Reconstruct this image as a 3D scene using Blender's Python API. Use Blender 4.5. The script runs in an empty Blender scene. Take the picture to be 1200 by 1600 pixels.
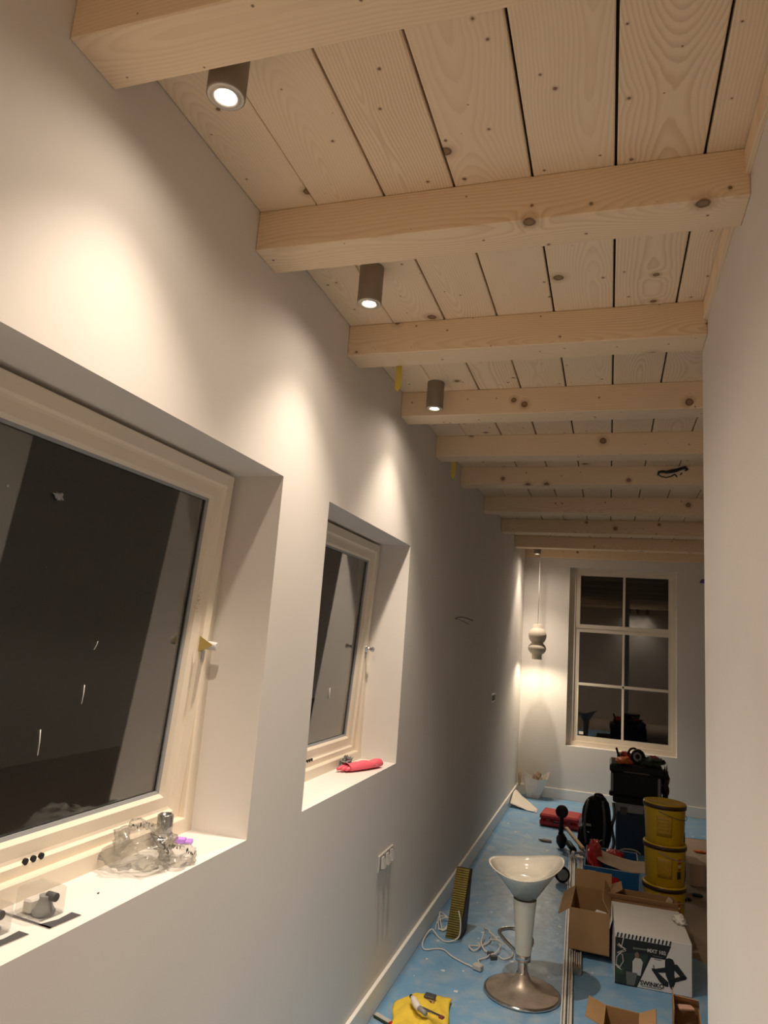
import bpy, math, random
from mathutils import Vector, Matrix, noise

# ------------------------------------------------------------------ camera, world, exposure
SC = bpy.context.scene
COL = SC.collection
cam_d = bpy.data.cameras.new('camera'); CAM = bpy.data.objects.new('camera', cam_d); COL.objects.link(CAM)
cam_d.sensor_fit = 'AUTO'; cam_d.sensor_width = 36.0; cam_d.lens = 1086.26 / 1600 * 36.0
cam_d.clip_start = 0.02
_r = Vector((0.95042789, 0.30211978, 0.07355584)); _u = Vector((-0.01520189, -0.19112592, 0.9814478)); _f = Vector((-0.31057322, 0.93391355, 0.17705862))
M = Matrix((( _r.x, _u.x, -_f.x, 1.0514), (_r.y, _u.y, -_f.y, 0.0), (_r.z, _u.z, -_f.z, 1.755), (0, 0, 0, 1)))
CAM.matrix_world = M
SC.camera = CAM

W = bpy.data.worlds.new('night'); SC.world = W; W.use_nodes = True
W.node_tree.nodes['Background'].inputs[0].default_value = (0.30, 0.38, 0.55, 1)
W.node_tree.nodes['Background'].inputs[1].default_value = 0.0012

SC.view_settings.view_transform = 'Standard'; SC.view_settings.look = 'None'
SC.view_settings.gamma = 1.0; SC.view_settings.use_curve_mapping = False
SC.view_settings.exposure = 0.0
SC.cycles.use_denoising = True
SC.cycles.max_bounces = 9; SC.cycles.diffuse_bounces = 5; SC.cycles.caustics_reflective = False; SC.cycles.caustics_refractive = False; SC.cycles.glossy_bounces = 6; SC.cycles.transmission_bounces = 8; SC.cycles.transparent_max_bounces = 16
SC.cycles.sample_clamp_indirect = 4.0; SC.cycles.adaptive_threshold = 0.04

LAMP_COL = (1.0, 0.835, 0.66)
SPOT_W = 112.0
PEND_W = 33.0

random.seed(7)
ZC, ZB = 3.023, 2.891          # ceiling planks, beam undersides
XW = 1.367                     # near right wall face
YE = 9.128                     # end wall face

# ------------------------------------------------------------------ helpers
OFF = {}

class MB:
    def __init__(s): s.v = []; s.f = []; s.smooth = set(); s.m = Matrix()
    def add(s, vs, fs, smooth=False):
        b = len(s.v); s.v += [s.m @ Vector(p) for p in vs]
        for f in fs:
            if smooth: s.smooth.add(len(s.f))
            s.f.append(tuple(i + b for i in f))
        return s
    def box(s, x0, x1, y0, y1, z0, z1, bev=0.0):
        if bev <= 0:
            vs = [(x, y, z) for x in (x0, x1) for y in (y0, y1) for z in (z0, z1)]
            return s.add(vs, [(0, 1, 3, 2), (4, 6, 7, 5), (0, 4, 5, 1), (2, 3, 7, 6), (0, 2, 6, 4), (1, 5, 7, 3)])
        b = min(bev, abs(x1 - x0) / 2.01, abs(y1 - y0) / 2.01, abs(z1 - z0) / 2.01)
        X, Y, Z = (x0, x1), (y0, y1), (z0, z1); vs = []; idx = {}
        for i in (0, 1):
            for j in (0, 1):
                for k in (0, 1):
                    sx, sy, sz = (b, -b)[i], (b, -b)[j], (b, -b)[k]
                    for a, p in (('x', (X[i], Y[j] + sy, Z[k] + sz)), ('y', (X[i] + sx, Y[j], Z[k] + sz)), ('z', (X[i] + sx, Y[j] + sy, Z[k]))):
                        idx[(i, j, k, a)] = len(vs); vs.append(p)
        g = lambda i, j, k, a: idx[(i, j, k, a)]
        fs = []
        for i in (0, 1):
            q = [g(i, 0, 0, 'x'), g(i, 1, 0, 'x'), g(i, 1, 1, 'x'), g(i, 0, 1, 'x')]; fs.append(q if i else q[::-1])
            q = [g(0, i, 0, 'y'), g(0, i, 1, 'y'), g(1, i, 1, 'y'), g(1, i, 0, 'y')]; fs.append(q if i else q[::-1])
            q = [g(0, 0, i, 'z'), g(1, 0, i, 'z'), g(1, 1, i, 'z'), g(0, 1, i, 'z')]; fs.append(q if i else q[::-1])
        for j in (0, 1):
            for k in (0, 1):
                fs.append([g(0, j, k, 'y'), g(1, j, k, 'y'), g(1, j, k, 'z'), g(0, j, k, 'z')])
                fs.append([g(j, 0, k, 'x'), g(j, 1, k, 'x'), g(j, 1, k, 'z'), g(j, 0, k, 'z')])
                fs.append([g(j, k, 0, 'x'), g(j, k, 1, 'x'), g(j, k, 1, 'y'), g(j, k, 0, 'y')])
        for i in (0, 1):
            for j in (0, 1):
                for k in (0, 1): fs.append([g(i, j, k, 'x'), g(i, j, k, 'y'), g(i, j, k, 'z')])
        return s.add(vs, fs)
    def lathe(s, prof, cx=0, cy=0, n=32, closed_top=False, closed_bot=False, smooth=True, ell=1.0):
        vs = []; fs = []
        for r, z in prof:
            for i in range(n):
                a = 2 * math.pi * i / n; vs.append((cx + r * math.cos(a), cy + ell * r * math.sin(a), z))
        for k in range(len(prof) - 1):
            for i in range(n):
                j = (i + 1) % n; fs.append((k * n + i, k * n + j, (k + 1) * n + j, (k + 1) * n + i))
        s.add(vs, fs, smooth)
        b = len(s.v) - len(vs)
        if closed_bot: s.f.append(tuple(b + i for i in range(n - 1, -1, -1)))
        if closed_top: s.f.append(tuple(b + (len(prof) - 1) * n + i for i in range(n)))
        return s
    def tube(s, pts, r, n=8, smooth=True, taper=None):
        P = [Vector(p) for p in pts]; vs = []; fs = []
        prev = None
        for i, p in enumerate(P):
            t = (P[min(i + 1, len(P) - 1)] - P[max(i - 1, 0)]).normalized()
            if prev is None:
                a = Vector((0, 0, 1)) if abs(t.z) < .9 else Vector((1, 0, 0)); nx = t.cross(a).normalized()
            else:
                nx = (prev - t * prev.dot(t)).normalized()
            prev = nx; ny = t.cross(nx)
            rr = r if taper is None else r * taper[i]
            for k in range(n):
                a = 2 * math.pi * k / n; vs.append(p + (nx * math.cos(a) + ny * math.sin(a)) * rr)
        for i in range(len(P) - 1):
            for k in range(n):
                j = (k + 1) % n; fs.append((i * n + k, i * n + j, (i + 1) * n + j, (i + 1) * n + k))
        s.add(vs, fs, smooth); b = len(s.v) - len(vs)
        s.f.append(tuple(b + k for k in range(n - 1, -1, -1))); s.f.append(tuple(b + (len(P) - 1) * n + k for k in range(n)))
        return s
    def grid(s, nu, nv, fn, thick=0.0, smooth=True):
        top = [Vector(fn(i / nu, j / nv)) for i in range(nu + 1) for j in range(nv + 1)]
        idx = lambda i, j: i * (nv + 1) + j
        fs = [(idx(i, j), idx(i + 1, j), idx(i + 1, j + 1), idx(i, j + 1)) for i in range(nu) for j in range(nv)]
        if thick == 0: return s.add(top, fs, smooth)
        nrm = []
        for i in range(nu + 1):
            for j in range(nv + 1):
                a = top[idx(min(i + 1, nu), j)] - top[idx(max(i - 1, 0), j)]; b = top[idx(i, min(j + 1, nv))] - top[idx(i, max(j - 1, 0))]
                c = a.cross(b); nrm.append(c.normalized() if c.length > 1e-12 else Vector((0, 0, 1)))
        bot = [p - n * thick for p, n in zip(top, nrm)]; N = len(top)
        f2 = [tuple(i + N for i in reversed(f)) for f in fs]
        s.add(top + bot, fs + f2, smooth)
        base = len(s.v) - 2 * N
        edge = [idx(i, 0) for i in range(nu + 1)] + [idx(nu, j) for j in range(1, nv + 1)] + [idx(i, nv) for i in range(nu - 1, -1, -1)] + [idx(0, j) for j in range(nv - 1, 0, -1)]
        for a, b in zip(edge, edge[1:] + edge[:1]): s.f.append((base + a, base + a + N, base + b + N, base + b))
        return s
    def prism(s, poly, z0, z1):      # polygon in local xy extruded in z
        n = len(poly); vs = [(x, y, z0) for x, y in poly] + [(x, y, z1) for x, y in poly]
        fs = [tuple(range(n - 1, -1, -1)), tuple(range(n, 2 * n))] + [(i, (i + 1) % n, n + (i + 1) % n, n + i) for i in range(n)]
        return s.add(vs, fs)
    def lump(s, c, rad, seed=0, amp=.25, freq=2.0, nu=20, nv=14, flat=None, power=1.0, smooth=True):
        c = Vector(c); vs = []
        for i in range(nv + 1):
            th = math.pi * i / nv
            for j in range(nu):
                ph = 2 * math.pi * j / nu
                d = Vector((math.sin(th) * math.cos(ph), math.sin(th) * math.sin(ph), math.cos(th)))
                e = Vector([math.copysign(abs(q) ** power, q) for q in d])
                k = 1 + amp * noise.noise(d * freq + Vector((seed * 7.3, seed * 3.1, seed)))+ .4 * amp * noise.noise(d * freq * 2.7 + Vector((seed, 5.2, seed * 2)))
                p = c + Vector((e.x * rad[0] * k, e.y * rad[1] * k, e.z * rad[2] * k))
                if flat is not None and p.z < flat: p.z = flat
                vs.append(p)
        fs = [(i * nu + j, (i + 1) * nu + j, (i + 1) * nu + (j + 1) % nu, i * nu + (j + 1) % nu) for i in range(nv) for j in range(nu)]
        return s.add(vs, fs, smooth)
    def frame(s, y0, y1, z0, z1, prof):    # mitred frame in the yz plane; prof = [(inset, x)]
        vs = []; n = len(prof)
        for d, x in prof: vs += [(x, y0 + d, z0 + d), (x, y1 - d, z0 + d), (x, y1 - d, z1 - d), (x, y0 + d, z1 - d)]
        fs = []
        for k in range(n):
            k2 = (k + 1) % n
            for c in range(4):
                c2 = (c + 1) % 4; fs.append((k * 4 + c, k * 4 + c2, k2 * 4 + c2, k2 * 4 + c))
        return s.add(vs, fs)
    def build(s, name, mat, parent=None, **kw):
        me = bpy.data.meshes.new(name); o = bpy.data.objects.new(name, me); COL.objects.link(o)
        off = Vector((0, 0, 0))
        if parent is not None:
            o.parent = parent; off = OFF[parent.name]
        OFF[o.name] = off
        me.from_pydata([tuple(p - off) for p in s.v], [], s.f)
        me.materials.append(mat)
        for i in s.smooth: me.polygons[i].use_smooth = True
        me.validate(); me.update()
        for k, v in kw.items(): o[k] = v
        return o

def recalc(o):
    import bmesh
    bm = bmesh.new(); bm.from_mesh(o.data); bmesh.ops.recalc_face_normals(bm, faces=bm.faces); bm.to_mesh(o.data); bm.free(); return o

def thing(name, label, cat, loc, group=None, kind=None):
    o = bpy.data.objects.new(name, None); COL.objects.link(o); o.location = loc; o.empty_display_size = .05
    OFF[o.name] = Vector(loc)
    if kind: o['kind'] = kind
    if label: o['label'] = label
    if cat: o['category'] = cat
    if group: o['group'] = group
    return o

def solo(o, label, cat, group=None):
    o['label'] = label; o['category'] = cat
    if group: o['group'] = group
    return o

def catmull(pts, k=6):
    P = [Vector(p) for p in pts]; P = [P[0]] + P + [P[-1]]; out = []
    for i in range(1, len(P) - 2):
        a, b, c, d = P[i - 1:i + 3]
        for t in [j / k for j in range(k)]:
            out.append(.5 * ((2 * b) + (c - a) * t + (2 * a - 5 * b + 4 * c - d) * t * t + (3 * b - a - 3 * c + d) * t ** 3))
    out.append(P[-2]); return out

def rotz(cx, cy, deg): return Matrix.Translation((cx, cy, 0)) @ Matrix.Rotation(math.radians(deg), 4, 'Z')

# ------------------------------------------------------------------ materials
class NT:
    def __init__(s, name):
        s.mat = bpy.data.materials.new(name); s.mat.use_nodes = True; s.t = s.mat.node_tree
        s.b = s.t.nodes['Principled BSDF']; s.out = s.t.nodes['Material Output']
    def n(s, typ, **kw):
        nd = s.t.nodes.new(typ)
        for k, v in kw.items(): setattr(nd, k, v)
        return nd
    def l(s, a, b): s.t.links.new(a, b)
    def val(s, sock, v):
        if hasattr(v, 'is_output'): s.l(v, sock)
        else: sock.default_value = v
    def m(s, op, a, b=0.0, c=0.0, clamp=False):
        nd = s.n('ShaderNodeMath', operation=op, use_clamp=clamp); s.val(nd.inputs[0], a); s.val(nd.inputs[1], b); s.val(nd.inputs[2], c); return nd.outputs[0]
    def mix(s, f, a, b, blend='MIX'):
        nd = s.n('ShaderNodeMix', data_type='RGBA', blend_type=blend)
        s.val(nd.inputs[0], f); s.val(nd.inputs[6], a if hasattr(a, 'is_output') else (*a, 1)); s.val(nd.inputs[7], b if hasattr(b, 'is_output') else (*b, 1)); return nd.outputs[2]
    def noise(s, vec, scale, detail=3, rough=.5, dim='3D', w=None):
        nd = s.n('ShaderNodeTexNoise', noise_dimensions=dim)
        if vec is not None: s.l(vec, nd.inputs['Vector'])
        if w is not None: s.val(nd.inputs['W'], w)
        nd.inputs['Scale'].default_value = scale; nd.inputs['Detail'].default_value = detail; nd.inputs['Roughness'].default_value = rough
        return nd.outputs[0]
    def obj(s): return s.n('ShaderNodeTexCoord').outputs['Object']
    def ramp(s, f, lo, hi):
        nd = s.n('ShaderNodeMapRange', interpolation_type='SMOOTHSTEP'); s.val(nd.inputs[0], f); s.val(nd.inputs[1], lo); s.val(nd.inputs[2], hi); return nd.outputs[0]
    def comb(s, x, y, z):
        nd = s.n('ShaderNodeCombineXYZ'); s.val(nd.inputs[0], x); s.val(nd.inputs[1], y); s.val(nd.inputs[2], z); return nd.outputs[0]
    def bump(s, h, strength=.2, dist=.01):
        nd = s.n('ShaderNodeBump'); nd.inputs['Strength'].default_value = strength; nd.inputs['Distance'].default_value = dist; s.l(h, nd.inputs['Height']); s.l(nd.outputs[0], s.b.inputs['Normal'])

MATS = {}
def mat(name, col, rough=.5, metal=0.0, var=.08, scale=12.0, bump=0.0, bscale=60.0, spec=None, coat=0.0, emit=None, estr=0.0):
    if name in MATS: return MATS[name]
    t = NT(name); o = t.obj(); nz = t.noise(o, scale, 4)
    c = t.mix(nz, tuple(max(0, q * (1 - var)) for q in col), tuple(min(1, q * (1 + var)) for q in col))
    t.l(c, t.b.inputs['Base Color']); t.b.inputs['Roughness'].default_value = rough; t.b.inputs['Metallic'].default_value = metal
    if spec is not None: t.b.inputs['Specular IOR Level'].default_value = spec
    if coat: t.b.inputs['Coat Weight'].default_value = coat
    if bump: t.bump(t.noise(o, bscale, 3), bump, .004)
    if emit: t.b.inputs['Emission Color'].default_value = (*emit, 1); t.b.inputs['Emission Strength'].default_value = estr
    MATS[name] = t.mat; return t.mat

def wood(name, axis, light=(.89, .73, .53), dark=(.62, .41, .22), knot=(.10, .045, .018), kscale=3.2, grain=.46):
    t = NT(name); sep = t.n('ShaderNodeSeparateXYZ'); t.l(t.obj(), sep.inputs[0]); x, y, z = sep.outputs
    rnd = t.n('ShaderNodeObjectInfo').outputs['Random']
    if axis == 'Y': u, v = x, y
    else: u, v = t.m('SUBTRACT', y, z), x
    seed = t.m('MULTIPLY', rnd, 61.7)
    v = t.m('ADD', v, seed)
    # knots
    def knots(sc, rmin, rvar, power, shift):
        vo = t.n('ShaderNodeTexVoronoi', voronoi_dimensions='2D'); vo.inputs['Scale'].default_value = sc
        wob = t.noise(t.comb(u, v, seed), 45, 2)
        t.l(t.comb(t.m('ADD', u, t.m('MULTIPLY_ADD', rnd, 13.7, shift)), v, 0.0), vo.inputs['Vector'])
        d = t.m('DIVIDE', vo.outputs['Distance'], sc)
        sp = t.n('ShaderNodeSeparateColor'); t.l(vo.outputs['Color'], sp.inputs[0])
        rk = t.m('MULTIPLY_ADD', t.m('POWER', sp.outputs[0], power), rvar, rmin)
        tt = t.m('DIVIDE', t.m('ADD', d, t.m('MULTIPLY_ADD', wob, .006, -.003)), rk)
        return d, rk, tt
    d1, r1, t1 = knots(kscale, .003, .017, 2.6, 0.0)
    d2, r2, t2 = knots(kscale * 1.8, .0012, .0040, 2.0, 4.3)
    n_lo = t.noise(None, .8, 2, .5, '1D', t.m('ADD', v, 3.0)); n_lo2 = t.noise(None, .55, 2, .5, '1D', t.m('ADD', v, 40.0))
    uo = t.m('ADD', t.m('ADD', u, t.m('MULTIPLY_ADD', rnd, .10, -.05)), t.m('MULTIPLY_ADD', n_lo, .08, -.04))
    h = t.m('MULTIPLY_ADD', n_lo2, .34, -.13)
    push = t.m('MULTIPLY', t.m('POWER', 2.718, t.m('MULTIPLY', t.m('POWER', t.m('DIVIDE', d1, .035), 2.0), -1.0)), t.m('MULTIPLY', r1, 1.6))
    fine = t.noise(t.comb(t.m('MULTIPLY', u, 6.0), v, seed), 3.0, 3)
    r = t.m('SQRT', t.m('ADD', t.m('POWER', uo, 2.0), t.m('POWER', h, 2.0)))
    r = t.m('ADD', t.m('ADD', r, push), t.m('MULTIPLY', fine, .010))
    ring = t.m('FRACT', t.m('MULTIPLY', r, 118.0))
    late = t.m('MULTIPLY', t.ramp(ring, .25, .88), t.m('SUBTRACT', 1.0, t.ramp(ring, .9, 1.0)))
    fib = t.noise(t.comb(t.m('MULTIPLY', u, 260.0), t.m('MULTIPLY', v, 5.0), seed), 1.0, 3)
    amt = t.m('MULTIPLY', t.m('MULTIPLY', late, t.m('MULTIPLY_ADD', t.m('FRACT', t.m('MULTIPLY', rnd, 7.77)), .8, .55)), t.m('MULTIPLY_ADD', t.noise(t.comb(t.m('MULTIPLY', u, 4.0), t.m('MULTIPLY', v, .8), seed), 2.5, 2), .9, grain - .45))
    c = t.mix(amt, light, dark)
    c = t.mix(t.m('MULTIPLY_ADD', fib, .22, -.02), c, dark)
    slow = t.noise(t.comb(u, t.m('MULTIPLY', v, .6), seed), 2.2, 2)
    c = t.mix(t.m('MULTIPLY', slow, .35), c, (light[0] * 1.08, light[1] * 1.1, light[2] * 1.16))
    c = t.mix(t.m('MULTIPLY_ADD', rnd, .22, 0.0), c, (.80, .60, .40))
    for tt, strength in ((t1, .9), (t2, .95)):
        halo = t.m('SUBTRACT', 1.0, t.ramp(tt, .9, 2.6)); core = t.m('SUBTRACT', 1.0, t.ramp(tt, .8, 1.15))
        c = t.mix(t.m('MULTIPLY', halo, .38), c, (.36, .19, .08))
        inner = t.mix(t.ramp(tt, .35, .95), (.26, .15, .08), knot)
        c = t.mix(t.m('MULTIPLY', core, strength), c, inner)
    t.l(c, t.b.inputs['Base Color']); t.b.inputs['Roughness'].default_value = .62; t.b.inputs['Specular IOR Level'].default_value = .3
    t.bump(t.m('SUBTRACT', t.m('MULTIPLY', fib, .5), t.m('MULTIPLY', late, .3)), .12, .002)
    MATS[name] = t.mat; return t.mat

PLANK = wood('spruce_plank', 'Y')
BEAM = wood('spruce_beam', 'X', light=(.87, .69, .48), kscale=3.6, grain=.36)

def wall_mat():
    t = NT('wall_plaster'); o = t.obj()
    c = t.mix(t.noise(o, 3.0, 4), (.70, .665, .63), (.75, .715, .68)); t.l(c, t.b.inputs['Base Color'])
    t.b.inputs['Roughness'].default_value = .85; t.b.inputs['Specular IOR Level'].default_value = .2
    t.bump(t.noise(o, 160, 3), .05, .002); return t.mat
WALL = wall_mat()
PAINT = mat('cream_window_paint', (.74, .66, .55), .35, var=.03)
WHITE = mat('white_trim_paint', (.80, .79, .76), .4, var=.03)

def foil_mat():
    t = NT('blue_floor_foil'); o = t.obj()
    big = t.noise(o, 1.6, 5, .6); dust = t.noise(o, 7.0, 6, .65)
    c = t.mix(big, (.14, .32, .54), (.20, .40, .62))
    c = t.mix(t.m('MULTIPLY', t.ramp(dust, .42, .72), .62), c, (.42, .47, .52))
    vo = t.n('ShaderNodeTexVoronoi', voronoi_dimensions='2D'); vo.inputs['Scale'].default_value = 9; t.l(o, vo.inputs['Vector'])
    sp = t.n('ShaderNodeSeparateColor'); t.l(vo.outputs['Color'], sp.inputs[0])
    rr = t.m('MULTIPLY', t.m('POWER', sp.outputs[0], 7.0), .12)
    fl = t.m('LESS_THAN', t.m('ADD', vo.outputs['Distance'], t.m('MULTIPLY_ADD', t.noise(o, 90, 2), .12, -.06)), rr)
    c = t.mix(t.m('MULTIPLY', fl, .8), c, (.75, .77, .78))
    t.l(c, t.b.inputs['Base Color']); t.l(t.m('MULTIPLY_ADD', dust, .35, .22), t.b.inputs['Roughness'])
    t.bump(t.noise(o, 9, 4), .25, .02); return t.mat
FOIL = foil_mat()
FLOOR = mat('screed_floor', (.30, .23, .17), .7, var=.25, scale=4, bump=.15, bscale=40)

def glass_mat(name, tint=(.93, .96, .95), dirt=.0, ior=1.5):
    t = NT(name); t.b.inputs['Base Color'].default_value = (*tint, 1); t.b.inputs['Transmission Weight'].default_value = 1.0
    t.b.inputs['IOR'].default_value = ior; t.b.inputs['Roughness'].default_value = 0.0
    if dirt:
        o = t.obj(); d = t.n('ShaderNodeBsdfDiffuse'); d.inputs[0].default_value = (.6, .6, .58, 1)
        vo = t.n('ShaderNodeTexVoronoi'); vo.inputs['Scale'].default_value = 17; t.l(o, vo.inputs['Vector'])
        sp = t.n('ShaderNodeSeparateColor'); t.l(vo.outputs['Color'], sp.inputs[0])
        fl = t.m('LESS_THAN', vo.outputs['Distance'], t.m('MULTIPLY', t.m('POWER', sp.outputs[0], 5.0), .07))
        haze = t.m('MULTIPLY', t.ramp(t.noise(o, 2.2, 5), .45, .8), .025)
        f = t.m('ADD', t.m('MULTIPLY', fl, dirt), t.m('ADD', haze, .022), clamp=True)
        mx = t.n('ShaderNodeMixShader'); t.l(f, mx.inputs[0]); t.l(t.b.outputs[0], mx.inputs[1]); t.l(d.outputs[0], mx.inputs[2]); t.l(mx.outputs[0], t.out.inputs[0])
    return t.mat
GLASS = glass_mat('dusty_window_glass', dirt=.45, ior=1.95)
GLASS_END = glass_mat('window_glass', dirt=.0, ior=1.55)

def film_mat(name, col=(.9, .9, .88), gloss=.1):
    t = NT(name); tr = t.n('ShaderNodeBsdfTransparent'); tr.inputs[0].default_value = (.93, .93, .92, 1)
    g = t.n('ShaderNodeBsdfGlossy'); g.inputs['Roughness'].default_value = .12
    d = t.n('ShaderNodeBsdfTranslucent'); d.inputs[0].default_value = (*col, 1)
    fr = t.n('ShaderNodeFresnel'); fr.inputs[0].default_value = 1.25
    m1 = t.n('ShaderNodeMixShader'); t.l(t.m('MULTIPLY_ADD', t.noise(t.obj(), 30, 3),  .16, .05), m1.inputs[0]); t.l(tr.outputs[0], m1.inputs[1]); t.l(d.outputs[0], m1.inputs[2])
    m2 = t.n('ShaderNodeMixShader'); t.l(t.m('MULTIPLY_ADD', fr.outputs[0], .45, gloss * .3, clamp=True), m2.inputs[0]); t.l(m1.outputs[0], m2.inputs[1]); t.l(g.outputs[0], m2.inputs[2]); t.l(m2.outputs[0], t.out.inputs[0])
    return t.mat
FILM = film_mat('clear_plastic_film')

CHROME = mat('chrome', (.62, .62, .62), .12, 1.0, var=.03)
DUSTY = mat('dusty_chrome', (.42, .35, .29), .42, .6, var=.5, scale=18, bump=.15, bscale=90)
ALU = mat('aluminium', (.74, .73, .71), .34, .55, var=.1)
BLACK = mat('black_plastic', (.007, .007, .008), .5, var=.2, spec=.22)
BLACKF = mat('black_fabric', (.008, .008, .009), .85, var=.4, bump=.3, spec=.15)
DGREY = mat('dark_grey_plastic', (.06, .06, .065), .5)
GREY = mat('grey_plastic', (.26, .27, .28), .45)
KRAFT = mat('cardboard', (.34, .20, .09), .8, var=.12, scale=6)
KRAFT_E = mat('cardboard_inside', (.30, .18, .085), .85, var=.12, scale=6)
CARDW = mat('white_printed_card', (.66, .64, .62), .55, var=.03)
INK = mat('black_ink', (.008, .012, .012), .5, var=.3)
YEL = mat('yellow_bucket_plastic', (.52, .33, .006), .38, var=.06)
BAND = mat('brown_bucket_band', (.035, .014, .008), .45)
RED = mat('red_plastic', (.42, .012, .010), .38, var=.15)
BLUE = mat('blue_card', (.008, .10, .29), .45, var=.1)
NAVY = mat('navy_plastic', (.006, .024, .055), .5)
PAPER = mat('brown_paper', (.50, .38, .28), .8, var=.1, scale=20)
WPAPER = mat('white_paper', (.74, .70, .66), .8, var=.08, scale=20)
BRASS = mat('brass', (.62, .50, .18), .3, .9)
STOOL = mat('white_gloss_plastic', (.80, .76, .66), .16, var=.02, coat=.3)
LAMPM = mat('taupe_lamp_metal', (.26, .21, .155), .45, .2, var=.04)
LAMPR = mat('satin_lamp_ring', (.62, .57, .50), .4, .3, var=.03)
CABLE = mat('white_cable', (.68, .65, .60), .45)
SOCK = mat('switch_plastic', (.50, .485, .46), .35)
CERAM = mat('beige_ceramic', (.58, .51, .42), .75, var=.06, scale=40, bump=.1)
YCLOTH = mat('yellow_cloth', (.80, .58, .06), .9, var=.1, scale=30, bump=.5, bscale=300)
PINK = mat('pink_glove_rubber', (.83, .13, .19), .5)
PURPLE = mat('purple_plastic', (.50, .25, .80), .4)
YTAPE = mat('yellow_tape', (.62, .47, .07), .6)
ORANGE = mat('orange_plastic', (.60, .14, .03), .5)
GOLD = mat('gold_ribbed_plastic', (.32, .235, .06), .22, .7, var=.3, scale=30)
RAWWOOD = mat('raw_wood_handle', (.55, .38, .22), .6, var=.15, scale=25)
GREENISH = mat('dark_green_fabric', (.03, .045, .025), .8, var=.4)
SKY_BLUE = mat('clear_tile_spacer', (.35, .38, .36), .3)
LED = mat('led_lens', (1, 1, 1), .3, emit=(1.0, .93, .80), estr=28.0)
PHOTO = mat('print_photo_green', (.018, .035, .025), .5, var=.8, scale=25)
PWHITE = mat('print_white', (.55, .53, .51), .6)
PSKIN = mat('print_skin', (.22, .13, .09), .6)
PGREY = mat('print_grey', (.13, .14, .13), .6)

# ------------------------------------------------------------------ the setting
MB().box(-.3, 3.3, -2.0, YE + .3, -.12, 0).build('floor', FLOOR, kind='structure')

WINZ0, WINZ1 = 1.112, 2.263
WINS = [(.868, 2.064), (2.475, 3.671)]
b = MB(); ys = [-2.0, .868, 2.064, 2.475, 3.671, YE + .3]
b.box(-.3, 0, -2.0, YE + .3, 0, WINZ0); b.box(-.3, 0, -2.0, YE + .3, WINZ1, 3.2)
for i in (0, 2, 4): b.box(-.3, 0, ys[i], ys[i + 1], WINZ0, WINZ1)
b.build('wall_left', WALL, kind='structure')
EX0, EX1, EZ0, EZ1 = .566, 1.822, .626, 2.805
b = MB(); b.box(0, 3.3, YE, YE + .3, 0, EZ0); b.box(0, 3.3, YE, YE + .3, EZ1, 3.2); b.box(0, EX0, YE, YE + .3, EZ0, EZ1); b.box(EX1, 3.3, YE, YE + .3, EZ0, EZ1)
b.build('wall_end', WALL, kind='structure')
MB().box(XW, XW + .09, -.6, 2.672, 0, ZC).build('wall_right', WALL, kind='structure')
MB().box(3.3, 3.45, -2.0, YE + .3, 0, 3.2).build('wall_far_right', WALL, kind='structure')
MB().box(-.3, 3.45, -2.15, -2.0, 0, 3.2).build('wall_back', WALL, kind='structure')
MB().box(0, .018, -2.0, YE, 0, .117, .002).build('baseboard_left', WHITE, kind='structure')
MB().box(.018, 3.3, YE - .018, YE, 0, .117, .002).build('baseboard_end', WHITE, kind='structure')
# side board along the top of the right wall
MB().box(XW - .013, XW, -.6, 2.56, 2.949, ZC - .006, .001).build('trim_1', PLANK, kind='structure')

ceil = MB().box(-.02, 3.3, -2.0, YE, ZC + .022, ZC + .10).build('ceiling', mat('roof_void', (.02, .016, .012), .9), kind='structure')
edges = [0.0, .190, .405, .614, .832, 1.049, 1.265] + [1.265 + .2145 * k for k in range(1, 10)]
for i in range(len(edges) - 1):
    x0, x1 = edges[i], edges[i + 1]; g0 = .001 if i <= 1 else .0034; g1 = .001 if i == 0 else .0034
    c = (x0 + x1) / 2; hw0 = c - x0 - g0; hw1 = x1 - c - g1
    me = MB(); e = .003
    poly = [(-hw0, .02), (-hw0, e), (-hw0 + e, 0), (hw1 - e, 0), (hw1, e), (hw1, .02)]
    vs = [(x, -2.0, z) for x, z in poly] + [(x, YE, z) for x, z in poly]; n = len(poly)
    me.add(vs, [tuple(range(n)), tuple(range(2 * n - 1, n - 1, -1))] + [(k, n + k, n + (k + 1) % n, (k + 1) % n) for k in range(n)])
    o = me.build('plank', PLANK, None); o.parent = ceil; o.location = (c, 0, ZC)

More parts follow.
